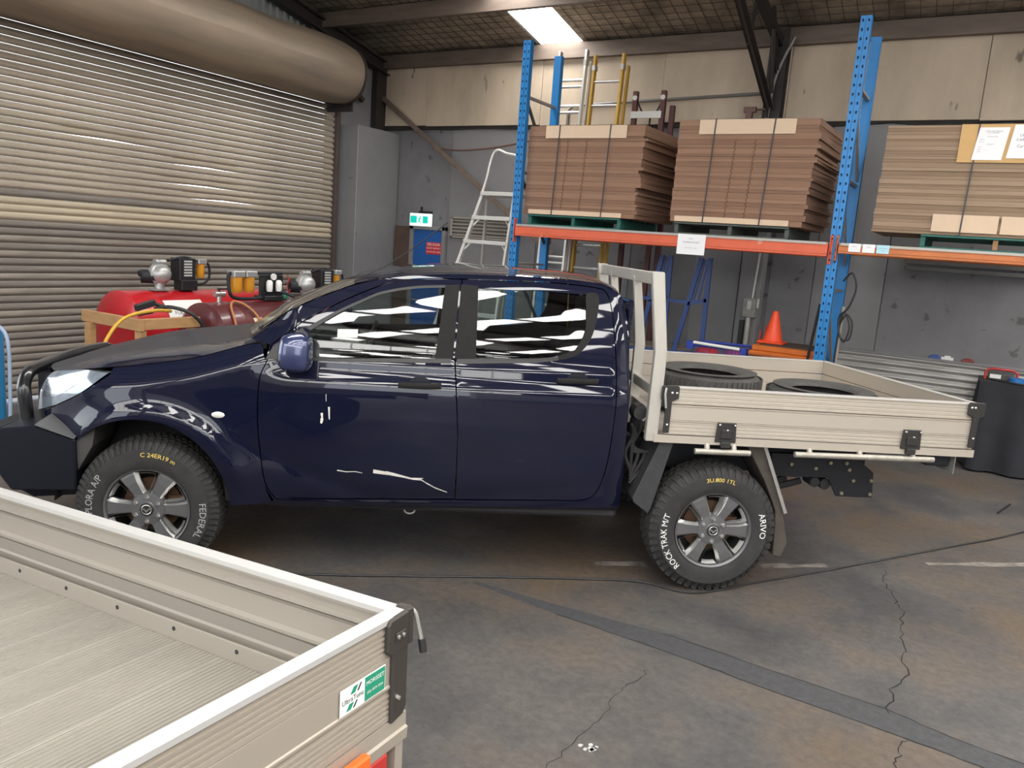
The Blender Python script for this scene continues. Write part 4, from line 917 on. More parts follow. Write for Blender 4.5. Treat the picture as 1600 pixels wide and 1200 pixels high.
def stack(x0, x1, z0, z1, n, mats_, label, lean, ragged, protectors, straps, y0=7.80, y1=8.84):
    st = empty('cardboard_stack', ((x0+x1)/2, 8.345, z0)); tag(st, label, 'cardboard stack', 'flat cardboard stacks on the rack')
    hs = [random.uniform(.6, 1.6) for _ in range(n)]; tot = sum(hs); z = 0; hw = (x1-x0)/2
    for i in range(n):
        h = hs[i]/tot*(z1-z0); t = z/(z1-z0)
        dx = random.uniform(-.006, .006); r = random.uniform(-1, 1)*ragged; dy = random.uniform(-.004, .004)
        a0 = -hw + lean[0]*t + dx; a1 = hw + lean[1]*t + r
        quick('cardboard_sheet', mats_[i % 3], st, lambda b: b.add([(a0, y0-8.345+dy, z+.0015), (a1, y0-8.345+dy, z+.0015), (a1+ragged*2.2*random.uniform(.3, 1), y1-8.345, z+.0015), (a0+.004, y1-8.345, z+.0015), (a0, y0-8.345+dy, z+h), (a1, y0-8.345+dy, z+h), (a1+ragged*2.2*random.uniform(.3, 1), y1-8.345, z+h), (a0+.004, y1-8.345, z+h)], [(0,3,2,1),(4,5,6,7),(0,1,5,4),(1,2,6,5),(2,3,7,6),(3,0,4,7)]))
        z += h
    cx = (x0+x1)/2
    for (a, c, d0, d1, m_) in protectors: quick('edge_protector', m_, st, lambda b: (b.box(a-cx, c-cx, y0-8.345-.016, y0-8.345-.008, d0-z0, d1-z0), (b.box(a-cx, c-cx, y0-8.345-.016, y0-8.345+.12, d1-z0-.004, d1-z0) if d1 > z1-.02 else None)))
    for (a, a2) in straps: quick('strap', STRAP, st, lambda b: (b.bar((a-cx, y0-8.345-.020, .004), (a2-cx, y0-8.345-.020, z1-z0+.006), .012, .003, (0, -1, 0)), b.box(a2-cx-.006, a2-cx+.006, y0-8.345-.02, y1-8.345, z1-z0+.004, z1-z0+.007)))
    return st
stack(-4.515, -3.20, 2.308, 3.245, 22, CB1, 'leftmost red brown flat cardboard stack with frayed right side', (.0, .06), .030, [(-4.30, -3.36, 3.115, 3.25, PROT), (-4.45, -3.34, 2.312, 2.36, PROT)], [(-4.16, -4.13), (-3.57, -3.54)])
stack(-2.81, -1.52, 2.308, 3.285, 24, CB1, 'middle red brown flat cardboard stack left of the blue post', (0, .06), .024, [(-2.60, -1.69, 3.15, 3.29, PROT), (-2.76, -1.65, 2.312, 2.365, PROT)], [(-2.47, -2.44), (-1.92, -1.88)])
s3 = stack(-.93, .62, 2.308, 3.215, 30, CB2, 'tan flat cardboard stack right of the blue post with paper notices', (.02, .02), .006, [(-.35, .62, 2.91, 3.222, YCARD), (-.46, .03, 2.335, 2.48, PROT), (.05, .6, 2.335, 2.48, PROT)], [(-.24, -.22), (.3, .32)])
for st_, xs_ in ((bpy.data.objects['cardboard_stack'], (-.20, .02)), (bpy.data.objects['cardboard_stack.001'], (-.10, .09))):
    for x in xs_:
        b = MB(); zz = .06; k = 0; q = []
        while zz < .80: q.append((x+(.008 if k % 2 else -.008)+random.uniform(-.003, .003)+.04*zz, 7.80-8.345-.0075, zz)); zz += .022; k += 1
        b.tube(q, .0022, 4); b.build('score_line', mat('score_dark', (.07, .035, .022), .9), st_)
notice(-.215, 0.0, 2.93, 3.19, 7.778, 'white packing slip taped to the yellow card of the tan stack', [('UNIT AUSTRALIA', .016, .0, .88), ('PTY LIMITED', .014, 0, .83), ('Purchase Order', .012, 0, .72), ('Supplier', .010, -.32, .63), ('Order no.', .010, -.32, .56), ('CTN QTY', .012, 0, .48), ('Part', .010, -.33, .40), ('Qty', .010, -.33, .33), ('Date', .010, -.33, .26)], .03)
notice(.03, .25, 2.945, 3.21, 7.778, 'second white packing slip at the photo edge on the tan stack', [('UNIT', .03, -.1, .68), ('CAR', .03, -.2, .55), ('Carton', .032, -.05, .36)], .03)

# ladders and things behind the rack
ALL = mat('ladder_aluminium', (.62, .61, .58), .35, .6)
def ladder(name, label, xa, xb, y0, y1, ztop, m_, rung_m, dz, z_first, double):
    L_ = empty(name, ((xa+xb)/2, y0, 0)); tag(L_, label, 'ladder', 'ladders leaning behind the rack'); hw = (xb-xa)/2
    Y = lambda z: (y1-y0)*z/ztop
    for s in (-1, 1):
        quick('stile', m_, L_, lambda b: b.bar((s*hw, 0, .0), (s*hw, Y(ztop), ztop), .03, .07, (0, -1, 0)), bevel=.003)
        if double: quick('fly_stile', m_, L_, lambda b: b.bar((s*(hw+.035), .08, .3), (s*(hw+.035), Y(ztop-.12)+.08, ztop-.12), .025, .06, (0, -1, 0)), bevel=.003)
        quick('end_cap', STEEL, L_, lambda b: b.box(s*hw-.02, s*hw+.02, Y(ztop-.15)-.04, Y(ztop-.15)+.04, ztop-.18, ztop-.12))
    z = z_first
    while z < ztop-.05:
        for dzz in ((0, -.075) if double == 2 else (0,)):
            quick('rung', rung_m, L_, lambda b: b.cyl((-hw, Y(z+dzz), z+dzz), (hw, Y(z+dzz), z+dzz), .017, 10), 40)
        z += dz
    return L_
ladder('aluminium_ladder', 'silver aluminium extension ladder beside the rear blue post', -4.88, -4.52, 8.80, 9.06, 4.33, ALL, ALL, .305, .32, 2)
ladder('fibreglass_ladder', 'yellow fibreglass extension ladder with silver rungs', -4.40, -4.03, 8.80, 9.06, 4.26, mat('yellow_fibreglass', (.55, .33, .05), .5, var=.2, vscale=8), ALL, .277, .35, 1)
MAR = mat('maroon_steel', (.10, .028, .026), .5, var=.3, vscale=8)
mf = empty('maroon_gantry', (-3.80, 9.4, 0)); tag(mf, 'tall maroon steel frame with sagging chain behind the cardboard', 'steel frame')
for x in (-.18, .18): quick('upright', MAR, mf, lambda b: b.box(x-.03, x+.03, -.03, .03, 0, 3.90), bevel=.004); quick('cap', ALL, mf, lambda b: b.cyl((x, -.034, 3.82), (x, -.03, 3.82), .03, 12))
quick('upright', MAR, mf, lambda b: b.box(.24, .30, .06, .12, 0, 3.74), bevel=.004)
quick('cross_bar', ALL, mf, lambda b: b.box(-.21, .18, -.045, -.03, 3.58, 3.66)); quick('cross_bar', MAR, mf, lambda b: (b.box(-.18, .18, -.02, .02, 1.3, 1.36), b.box(-.18, .18, -.02, .02, .3, .36)))
quick('chain', DARK, mf, lambda b: (b.tube(spline([(-.15, 0, 3.78), (-.08, 0, 3.66), (.02, 0, 3.62), (.10, 0, 3.66), (.15, 0, 3.76)], 5), .010, 6), b.cyl((.03, 0, 3.62), (.02, 0, 3.2), .012, 6)))
BLF = mat('blue_frame_paint', (.035, .075, .25), .5, var=.2, vscale=8)
bf = empty('blue_stand', (-3.05, 8.95, 0)); tag(bf, 'dark blue steel A-frame work stand below the rack beam', 'stand')
for sx in (-1, 1):
    quick('leg', BLF, bf, lambda b: b.bar((sx*.06+.0+.05*sx, 0, 0) if False else (sx*-.02+.0, -.15, 0) if False else ((-.08 if sx > 0 else -.52), -.15, 0), ((.30 if sx > 0 else -.16), -.15, 1.97), .05, .03, (0, -1, 0)))
    quick('leg', BLF, bf, lambda b: b.bar(((.42 if sx > 0 else -.02), -.15, 0), ((.40 if sx > 0 else -.06), -.15, 1.97), .05, .03, (0, -1, 0)))
    for k in (1, 2): quick('stay', BLF, bf, lambda b: b.bar(((.19 if sx > 0 else -.26)+k*.055, -.13, 1.45), ((.30 if sx > 0 else -.16)+k*.035, -.13, 1.95), .02, .015, (0, -1, 0)))
    quick('rail', BLF, bf, lambda b: b.bar(((.19 if sx > 0 else -.27), -.15, 1.44), ((.41 if sx > 0 else -.05), -.15, 1.50), .04, .03, (0, -1, 0)))
quick('rail', BLF, bf, lambda b: (b.bar((-.40, -.15, 1.46), (.2, -.15, 1.46), .035, .04, (0, -1, 0)), b.bar((-.5, -.17, .86), (.42, -.17, .90), .03, .05, (0, -1, 0)), b.bar((-.5, .28, .86), (.42, .28, .86), .03, .05, (0, -1, 0))))
quick('platform', mat('dusty_board', (.20, .165, .125), .8, var=.3), bf, lambda b: b.box(-.55, .40, -.15, .30, .885, .91))
# white platform step ladder
sl = empty('step_ladder', (-5.5, 8.7, 0)); tag(sl, 'white aluminium platform step ladder with handrail beside the rack', 'step ladder')
WAL = mat('white_aluminium', (.68, .67, .64), .4, .4)
Lx = lambda z: -.16 - (2.58-z)*.275; Rx = lambda z: .33 - (2.58-z)*.02; Yy = lambda z: -.35 + .13*z
quick('stile', WAL, sl, lambda b: b.tube(spline([(Lx(0), Yy(0), 0), (Lx(1.3), Yy(1.3), 1.3), (Lx(2.58), Yy(2.58), 2.58), (-.10, Yy(2.95), 2.95), (-.06, Yy(3.08), 3.08), (.0, Yy(3.1), 3.115), (.12, Yy(3.08), 3.075), (.26, Yy(3.06), 3.05), (.33, Yy(3.0), 3.0), (.335, Yy(2.6), 2.6)], 4), .017, 8), 60)
quick('stile', WAL, sl, lambda b: b.bar((Rx(0), Yy(0), 0), (Rx(2.6), Yy(2.6), 2.6), .03, .05, (0, -1, 0)))
quick('stile', WAL, sl, lambda b: b.bar((Lx(0)+.03, Yy(0), 0), (Lx(2.58)+.03, Yy(2.58), 2.58), .025, .05, (0, -1, 0)))
for s in (-1, 1): quick('rear_leg', WAL, sl, lambda b: b.bar((.30 if s > 0 else -.15, .10, 2.5), (-.27 if s > 0 else -.62, .75, 0), .03, .04, (0, -1, 0)))
for z in (2.575, 2.27, 1.965, 1.66, 1.355, 1.05, .745, .44):
    quick('platform' if z > 2.5 else 'tread', WAL, sl, lambda b: b.box(Lx(z), Rx(z), Yy(z)-.04, Yy(z)+(.30 if z > 2.5 else .06), z-.03, z+.02), bevel=.004)
    if z < 2.5:
        for s in (-1, 1): quick('knee_brace', WAL, sl, lambda b: b.bar(((Lx(z)+.10) if s < 0 else Rx(z)-.08, Yy(z), z-.02), (Lx(z-.12)+.03 if s < 0 else Rx(z-.12), Yy(z-.12), z-.12), .012, .02))

# shopping trolley, chest, cone and odds and ends in front of the wall
st = empty('shopping_trolley', (-2.25, 8.25, 0)); tag(st, 'blue wire shopping trolley with white handle under the rack', 'trolley')
quick('rim', mat('trolley_blue', (.03, .06, .38), .4), st, lambda b: (b.tube([(-.29, -.22, 1.07), (.29, -.22, 1.08), (.29, .25, 1.08), (-.29, .25, 1.07), (-.29, -.22, 1.07)], .014, 8), b.box(-.31, -.24, -.25, -.19, 1.03, 1.11), b.box(.26, .31, -.25, -.19, 1.02, 1.10)))
quick('handle', WHITE, st, lambda b: b.cyl((-.24, -.24, 1.10), (.24, -.24, 1.085), .016), 50)
b = MB()
for k in range(16):
    x = -.27+k*.036; b.cyl((x, -.22, 1.07), (x*.92, -.18, .62), .003, 5); b.cyl((x, .25, 1.07), (x*.92, .2, .62), .003, 5)
for z in (.62, .75, .88, 1.0): b.tube([(-.28, -.21, z), (.28, -.21, z), (.28, .24, z), (-.28, .24, z), (-.28, -.21, z)], .003, 5)
o = b.build('basket_wire', mat('trolley_wire', (.12, .12, .35), .4, .5), st); o['kind'] = 'stuff'
quick('chassis', STEEL, st, lambda b: [b.cyl((x, y, .62), (x*1.0, y*1.1, .10), .012, 8) for x in (-.25, .25) for y in (-.2, .2)])
for x in (-.25, .25):
    for y in (-.22, .22): quick('castor', BLK, st, lambda b: b.cyl((x-.012, y, .05), (x+.012, y, .05), .05, 14))
for i, (x, y, m_, nm) in enumerate(((-.13, -.08, mat('red_bag', (.55, .03, .04), .5), 'bright red bag lying in the shopping trolley'), (.13, .10, mat('purple_bag', (.22, .04, .20), .5), 'purple bag lying in the shopping trolley'))):
    b = MB(); b.lathe([(.001, -.17), (.08, -.16), (.11, -.08), (.115, .05), (.09, .14), (.04, .17), (.001, .175)], 12, (0, 0, 0), 'x'); b.v = [(q[0]*.7, q[1]*.7, q[2]*.8+random.uniform(-.008, .008)) for q in b.v]
    o = b.build('bag', m_, None, 60); o.location = (-2.25+x, 8.25+y, .96); tag(o, nm, 'bag')
ORB = mat('orange_chest_paint', (.62, .155, .02), .5, var=.2, vscale=5)
oc = empty('orange_chest', (-1.60, 8.28, 0)); tag(oc, 'orange lidded bin with dark top under the traffic cone', 'bin')
quick('body', ORB, oc, lambda b: b.prism([(-.25, -.26, .0), (.25, -.26, .0), (.285, -.29, 1.05), (-.285, -.29, 1.05)], (0, .54, 0)), bevel=.01)
quick('lid', ORB, oc, lambda b: (b.box(-.31, .31, -.32, .29, 1.05, 1.10), b.box(-.29, .30, -.29, .27, 1.10, 1.155)), bevel=.01)
quick('lid_mat', mat('brown_mat', (.09, .06, .045), .8, var=.4), oc, lambda b: b.box(-.22, .28, -.24, .25, 1.155, 1.165))
quick('lid_rim', mat('rim_dark_orange', (.38, .09, .02), .6), oc, lambda b: b.box(-.30, .30, -.325, -.318, 1.06, 1.075))
CONE = mat('cone_orange', (.85, .075, .02), .45)
cn = empty('traffic_cone', (-1.755, 8.26, 1.166)); tag(cn, 'orange red traffic cone standing on the orange bin', 'traffic cone')
quick('base', CONE, cn, lambda b: b.box(-.125, .125, -.125, .125, 0, .022), bevel=.006)
quick('cone', CONE, cn, lambda b: b.lathe([(.105, .022), (.095, .035), (.06, .18), (.028, .315), (.022, .325), (.001, .326)], 28, (0, 0, 0), 'z'), 40)
rt = quick('red_handle_tool', mat('red_tool', (.45, .02, .03), .4), None, lambda b: (b.bar((-1.98, 8.62, .0), (-1.93, 8.74, 1.30), .03, .02), b.bar((-2.03, 8.64, .0), (-1.99, 8.74, 1.24), .025, .02), b.bar((-2.01, 8.72, 1.0), (-1.94, 8.72, 1.02), .02, .02))); tag(rt, 'pair of red handles leaning beside the orange bin', 'tool')
bp_ = quick('black_pole', BLK, None, lambda b: b.cyl((-1.44, 7.98, 0), (-1.28, 7.86, 1.62), .014, 10)); tag(bp_, 'black pole leaning against the right blue post', 'pole')
gp_ = quick('grey_pole', GST, None, lambda b: b.cyl((-1.10, 7.90, 0), (-1.075, 7.86, 1.62), .018, 10)); tag(gp_, 'grey metal tube leaning right of the blue post', 'pole')
cb_l = quick('hanging_cable', BLK, None, lambda b: (b.tube(spline([(-1.10, 7.80, 1.85), (-1.03, 7.78, 1.93), (-.98, 7.78, 1.80), (-1.02, 7.78, 1.62), (-1.09, 7.79, 1.52), (-1.06, 7.78, 1.35), (-.98, 7.78, 1.33), (-.97, 7.78, 1.48), (-1.03, 7.78, 1.55), (-1.08, 7.79, 1.42), (-1.02, 7.78, 1.30), (-.99, 7.78, 1.45), (-1.06, 7.79, 1.56), (-1.08, 7.79, 1.2), (-1.06, 7.80, .6), (-1.02, 7.82, .012), (-.9, 7.86, .012)], 5), .009, 6))); tag(cb_l, 'black cable coiled and hanging on the right blue post', 'cable')
sb = empty('switch_box', (-2.37, 9.78, 1.2)); tag(sb, 'grey electrical isolator box with conduit on the wall pilaster', 'electrical box')
quick('box', mat('box_grey', (.30, .29, .27), .5, .2, var=.3, vscale=12), sb, lambda b: b.box(-.09, .07, -.10, 0, .10, .33), bevel=.006)
quick('lever', STEEL, sb, lambda b: (b.box(.075, .10, -.09, -.05, .22, .33), b.box(-.03, .02, -.12, -.10, .2, .3)))
quick('conduit', STEEL, sb, lambda b: (b.cyl((.0, -.03, .33), (.03, -.03, .98), .016), b.cyl((-.02, -.04, -.25), (-.02, -.04, .10), .035)), 40)
quick('cover', BLK, sb, lambda b: b.box(-.11, -.06, -.07, 0, -.25, .06), bevel=.004)
dl = empty('wall_rack_rail', (.1, YB-.02, 1.98)); tag(dl, 'long dark slotted metal rail on the wall under the orange beam', 'rail')
for k in range(3): quick('slat', mat('rail_grey', (.12, .115, .11), .6, .2, var=.3), dl, lambda b: b.box(-.88, 1.3, -.08+.01*k, 0, .02+k*.07, .062+k*.07), bevel=.003)
# black cloth table with bits on it
tb = empty('cloth_table', (.82, 9.62, 0)); tag(tb, 'table covered with a black cloth near the corrugated wall', 'table')
CLOTH = mat('black_cloth', (.026, .027, .034), .9, var=.3, vscale=6)
def cloth():
    b = MB(); n = 150; per = []; x0, x1, y0, y1 = -.70, .75, -.26, .28
    L_ = 2*((x1-x0)+(y1-y0))
    for i in range(n):
        d = L_*i/n
        if d < x1-x0: p = (x0+d, y0); nn = (0, -1)
        elif d < x1-x0+y1-y0: p = (x1, y0+d-(x1-x0)); nn = (1, 0)
        elif d < 2*(x1-x0)+y1-y0: p = (x1-(d-(x1-x0)-(y1-y0)), y1); nn = (0, 1)
        else: p = (x0, y1-(d-2*(x1-x0)-(y1-y0))); nn = (-1, 0)
        per.append((p, nn, i))
    rows = []
    for z in (.935, .92, .75, .5, .25, .02):
        k = (.935-z)/.935
        rows.append([(p[0]+nn[0]*(.012+k*(.045+.040*math.sin(i*.42+1.3*math.sin(i*.11)))), p[1]+nn[1]*(.012+k*(.045+.040*math.sin(i*.42+1.3*math.sin(i*.11)))), z) for p, nn, i in per + per[:1]])
    b.grid(rows); b.add([(x0-.01, y0-.01, .937), (x1+.01, y0-.01, .937), (x1+.01, y1+.01, .937), (x0-.01, y1+.01, .937)], [(0,1,2,3)]); return b
cloth().build('cloth', CLOTH, tb, 50)
quick('frame', DARK, tb, lambda b: (b.box(-.68, .73, -.24, .26, .90, .93), [b.box(x-.02, x+.02, y-.02, y+.02, 0, .9) for x in (-.64, .69) for y in (-.2, .22)]))
ch = empty('charger', (.30, 9.62, .938)); tag(ch, 'small red and grey charger box on the black cloth', 'charger')
quick('case', mat('charger_grey', (.06, .055, .055), .5), ch, lambda b: b.box(-.12, .12, -.06, .06, 0, .075), bevel=.01)
quick('handle', mat('charger_red', (.42, .03, .03), .45), ch, lambda b: b.tube([(-.14, -.04, .0), (-.14, -.04, .09), (-.10, -.04, .115), (.10, -.04, .115), (.14, -.04, .09), (.14, -.04, .0)], .014, 8), 50)
quick('label', WHITE, ch, lambda b: b.box(-.10, .0, -.064, -.06, .02, .06))
tp_ = quick('tape_roll', mat('tape_blue', (.02, .16, .45), .4), None, lambda b: b.lathe([(.045, 0), (.07, 0), (.07, .055), (.045, .055)], 28, (.44, 9.47, .938), 'z', True), 40); tag(tp_, 'roll of blue tape on the black cloth', 'tape roll')
cbk = quick('black_lead', BLK, None, lambda b: b.tube(spline([(.22, 9.50, .948), (.30, 9.44, .948), (.38, 9.40, .948), (.50, 9.38, .948), (.62, 9.42, .948), (.74, 9.52, .948), (.9, 9.5, .948)], 5), .009, 6)); tag(cbk, 'black lead lying along the front of the black cloth', 'cable')
for i, (x, m_, lab) in enumerate(((-.34, mat('small_blue', (.05, .09, .30), .5), 'small blue packet on the corrugated wall ledge'), (-.22, WHITE, 'small white ribbed packet on the corrugated wall ledge'), (-.02, mat('small_red', (.22, .05, .04), .6), 'small dull red packet on the corrugated wall ledge'))):
    o = quick('packet', m_, None, lambda b: (b.box(-.06, .06, -.025, .025, 0, .028), b.box(-.03, .03, -.02, .02, .028, .045)), bevel=.004); o.location = (x, YB-.04, 1.05); tag(o, lab, 'packet')

# ================================================================== FUEL TANKS BY THE ROLLER DOOR
def tank(name, label, c, r, y0, y1, m_, legs_m):
    t = empty(name, (c[0], (y0+y1)/2, 0)); tag(t, label, 'fuel tank', 'fuel tanks by the roller door'); h = (y1-y0)/2
    quick('shell', m_, t, lambda b: b.lathe([(.001, -h-.05), (r*.5, -h-.045), (r*.85, -h-.02), (r, -h+.02), (r, -h+.3), (r+.004, -h+.31), (r, -h+.32), (r, h-.02), (r*.85, h+.02), (r*.5, h+.045), (.001, h+.05)], 48, (0, 0, c[1])), 40)
    for y in (-h*.6, h*.6): quick('cradle', legs_m, t, lambda b: (b.box(-r*.8, r*.8, y-.04, y+.04, .0, c[1]-r*.55), b.box(-r*.95, r*.95, y-.05, y+.05, 0, .06)))
    return t
RTK = mat('tank_red', (.55, .012, .02), .35, var=.2, vscale=3, coat=.3); MTK = mat('tank_maroon', (.12, .018, .022), .38, var=.35, vscale=4, coat=.3)
t1 = tank('red_fuel_tank', 'bright red cylindrical fuel tank with white hazard label', (-7.45, .80), .42, 4.85, 6.75, RTK, DARK)
def on_cyl(r, a0, cz): return lambda x, s: (r*math.cos(a0+s/r), x, cz+r*math.sin(a0+s/r))
b = MB(); fc = on_cyl(.4225, math.radians(38), .80); b.grid([[fc(-.62+.46*i/8, -.13+.24*j/6) for j in range(7)] for i in range(9)]); lb = b.build('label', WHITE, t1)
b = MB(); fc = on_cyl(.4235, math.radians(38), .80); b.grid([[fc(-.30+.12*(j/4)+.0+(.14-.14*abs(j/2-1))*(i/4-.5)*0, -.12+.2*j/4*1.0) for j in range(5)] for i in range(2)] if False else [[fc(-.33+.07*i+.0, -.13+(.10 if i in (1,) else .0)+.0) , fc(-.33+.07*i, -.13+.001)] for i in range(4)]); b.build('hazard_diamond', RTK, lb)
b = MB(); text_on(b, 'FUEL', .06, lambda x, y: fc(-.48+x, -.05+y)); b.build('lettering', BLACKINK, lb)
t2 = tank('maroon_fuel_tank', 'dark maroon cylindrical petrol tank with cream label', (-6.62, .80), .37, 5.2, 6.85, MTK, DARK)
b = MB(); fc2 = on_cyl(.3725, math.radians(30), .80); b.grid([[fc2(-.42+.40*i/6, -.10+.16*j/4) for j in range(5)] for i in range(7)]); lb2 = b.build('label', mat('cream_label', (.66, .58, .42), .6), t2)
fc3 = on_cyl(.374, math.radians(30), .80); b = MB(); text_on(b, 'PETROL', .085, lambda x, y: fc3(-.22+x, -.01+y)); b.build('lettering', BLACKINK, lb2)
TIM = mat('raw_timber', (.50, .285, .125), .7, var=.25, vscale=5, stretch=(1, 1, 5))
tf = empty('timber_stand', (-6.55, 4.5, 0)); tag(tf, 'raw timber rail frame around the red tank', 'timber frame')
quick('rail', TIM, tf, lambda b: b.box(-.85, .05, -.05, .0, .94, 1.05), bevel=.004); quick('rail', TIM, tf, lambda b: b.box(.0, .05, .002, .60, .95, 1.05), bevel=.004)
for x, y in ((-.72, -.03), (-.02, .02), (.0, .55)): quick('post', TIM, tf, lambda b: b.box(x-.045, x+.045, y-.045, y+.02, 0, .94), bevel=.004)
SILV = mat('cast_silver', (.52, .52, .51), .4, .6, var=.2, vscale=15); AMB = mat('amber_bowl', (.60, .26, .02), .25, 0, coat=.5); PBLK = mat('panel_black', (.015, .015, .017), .45)
def filt(b, x, y, z, r=.045, h=.15): b.lathe([(.001, 0), (r*.8, .0), (r*.95, .02), (r, .05), (r, h), (.001, h)], 16, (x, y, z), 'z')
def pump_set(name, label, loc, flip):
    p = empty(name, loc); tag(p, label, 'fuel pump', 'fuel pumps on the tanks')
    quick('pump_body', SILV, p, lambda b: (b.lathe([(.001, -.12), (.05, -.115), (.085, -.08), (.10, -.03), (.118, -.022), (.118, .022), (.10, .03), (.085, .08), (.05, .115), (.001, .12)], 24, (0, 0, .17), 'x'), b.cyl((-.0, -.06, .29), (0, .06, .29), .035), b.cyl((0, 0, .02), (0, 0, .08), .05), b.cyl((0, -.03, .26), (0, -.03, .32), .03), b.box(-.05, .05, -.10, .10, 0, .02)), 40)
    quick('pump_motor', DARK, p, lambda b: (b.cyl((-.08, -.16, .14), (-.02, -.05, .14), .07), b.cyl((-.05, -.20, .17), (-.05, -.12, .17), .03)), 40)
    s = -1 if flip else 1
    bx = quick('meter_box', PBLK, p, lambda b: (b.box(-.10, .06, s*.30-.10, s*.30+.10, .10, .34), b.box(-.06, .08, s*.30-.09, s*.30+.11, .0, .11)), bevel=.006)
    quick('meter_label', mat('label_grey', (.45, .46, .45), .5), bx, lambda b: [b.box(.061, .064, s*.30-.05, s*.30+.05, .15+.03*k, .168+.03*k) for k in range(6)])
    quick('filter_bowl', AMB, p, lambda b: filt(b, .0, s*.50, .13), 40); quick('filter_head', SILV, p, lambda b: b.box(-.05, .05, s*.50-.055, s*.50+.055, .28, .335), bevel=.008)
    quick('pipe', DARK, p, lambda b: (b.tube(spline([(0, s*.1, .31), (0, s*.3, .35), (0, s*.45, .31)], 4), .014, 8), b.tube(spline([(0, s*.55, .31), (.0, s*.61, .27), (0, s*.62, .14), (0, s*.55, .07), (0, s*.42, .06)], 4), .013, 8)), 60)
    return p
pump_set('fuel_pump', 'silver diaphragm fuel pump with black meter box on the red tank', (-7.40, 5.30, 1.222), False)
p2 = pump_set('fuel_pump', 'silver fuel pump with black box at the end of the maroon tank', (-6.66, 6.64, 1.172), False)
p3 = empty('filter_panel', (-6.62, 5.95, 1.175)); tag(p3, 'black panel with gauges, regulators and two amber filters on the maroon tank', 'filter panel')
quick('panel', PBLK, p3, lambda b: (b.box(-.03, .0, .0, .32, .0, .27), b.box(-.12, .06, .02, .32, 0, .05)), bevel=.005)
for y in (-.32, -.16): quick('filter_bowl', AMB, p3, lambda b: filt(b, 0, y, .09, .062, .16), 40); quick('filter_head', SILV, p3, lambda b: b.box(-.06, .06, y-.072, y+.072, .25, .315), bevel=.008)
for y in (.09, .22): quick('regulator', WHITE, p3, lambda b: b.lathe([(.001, 0), (.03, 0), (.034, .03), (.034, .10), (.02, .12), (.001, .12)], 14, (.04, y, .10), 'z'), 40)
quick('gauge', WHITE, p3, lambda b: b.lathe([(.001, .02), (.035, .02), (.035, 0)], 18, (.02, .155, .255), 'x'), 40)
quick('pipe', DARK, p3, lambda b: (b.tube(spline([(0, -.40, .29), (0, -.42, .25), (.02, -.42, .10), (.02, -.36, .04), (.02, -.2, .025), (.02, 0, .03)], 4), .018, 8), b.tube([(0, -.40, .29), (0, .30, .29)], .016, 8), b.tube(spline([(.04, .22, .10), (.16, .30, .06), (.30, .34, -.02), (.40, .34, -.25)], 4), .018, 8)), 60)
quick('wire', mat('red_wire', (.4, .03, .03), .5), p3, lambda b: (b.tube(spline([(.02, .35, .1), (.04, .37, .24), (.03, .38, .2), (.02, .36, .28)], 4), .006, 6), b.tube(spline([(.02, .4, .05), (.05, .37, .12), (.03, .37, .05)], 4), .006, 6)))
quick('drain_ball', mat('green_ball', (.03, .25, .14), .4), p3, lambda b: b.lathe([(.001, -.03), (.025, -.02), (.032, 0), (.025, .02), (.001, .03)], 14, (.05, .30, .04)), 50)
hs_ = quick('yellow_hose', mat('hose_yellow', (.62, .36, .04), .5), None, lambda b: b.tube(spline([(-6.62, 4.86, 1.10), (-6.55, 4.62, 1.12), (-6.50, 4.30, 1.07), (-6.45, 4.10, .90), (-6.42, 3.98, .65), (-6.40, 3.9, .3), (-6.3, 3.8, .02)], 5), .016, 8), 60); tag(hs_, 'yellow hose hanging over the timber rail', 'hose')
h2_ = quick('black_hose', BLK, None, lambda b: b.tube(spline([(-6.75, 4.78, 1.11), (-6.60, 4.85, 1.14), (-6.46, 4.98, 1.08), (-6.42, 5.1, .9), (-6.38, 5.14, .5), (-6.35, 5.15, .02)], 5), .018, 8), 60); tag(h2_, 'black fuel hose looping over the front of the red tank', 'hose')
vl = empty('tank_valve', (-6.62, 5.42, 1.172)); tag(vl, 'silver brass valve with black lever on the maroon tank', 'valve')
quick('valve_body', CHROME, vl, lambda b: (b.cyl((0, 0, 0), (0, 0, .10), .025), b.cyl((0, -.06, .08), (0, .06, .08), .03)), 40); quick('lever', BLK, vl, lambda b: b.box(-.012, .012, -.02, .09, .125, .14)); quick('stem', BLK, vl, lambda b: b.cyl((0, 0, .1), (0, 0, .13), .012))
nz = empty('nozzle', (-6.78, 4.72, 1.04)); tag(nz, 'black fuel nozzle hooked at the end of the red tank', 'nozzle')
quick('nozzle_body', BLK, nz, lambda b: (b.bar((0, -.12, .08), (0, .08, .13), .05, .06), b.bar((0, -.1, .02), (0, .06, .04), .03, .03), b.cyl((0, .06, .12), (.02, .16, .09), .02)), bevel=.006)
def hug(a, y, r=.388): return (r*math.cos(math.radians(a)), y-6.025, .80+r*math.sin(math.radians(a)))
quick('hose', mat('hose_orange', (.42, .16, .06), .5), t2, lambda b: b.tube(spline([hug(-30, 5.34), hug(0, 5.34), hug(35, 5.35), hug(60, 5.40, .40), hug(72, 5.50, .41), hug(60, 5.60, .40), hug(35, 5.66), hug(0, 5.68), hug(-30, 5.68)], 5), .012, 8), 60)
bd = empty('blue_hose_reel', (-6.75, 3.22, 0)); tag(bd, 'blue dispenser with pale hose at the left edge of the photo', 'dispenser')
quick('body', mat('dispenser_blue', (.02, .20, .42), .4), bd, lambda b: (b.lathe([(.001, .0), (.16, .0), (.17, .05), (.17, .95), (.14, 1.03), (.06, 1.06), (.06, 1.14), (.001, 1.14)], 24, (0, 0, 0), 'z')), 40)
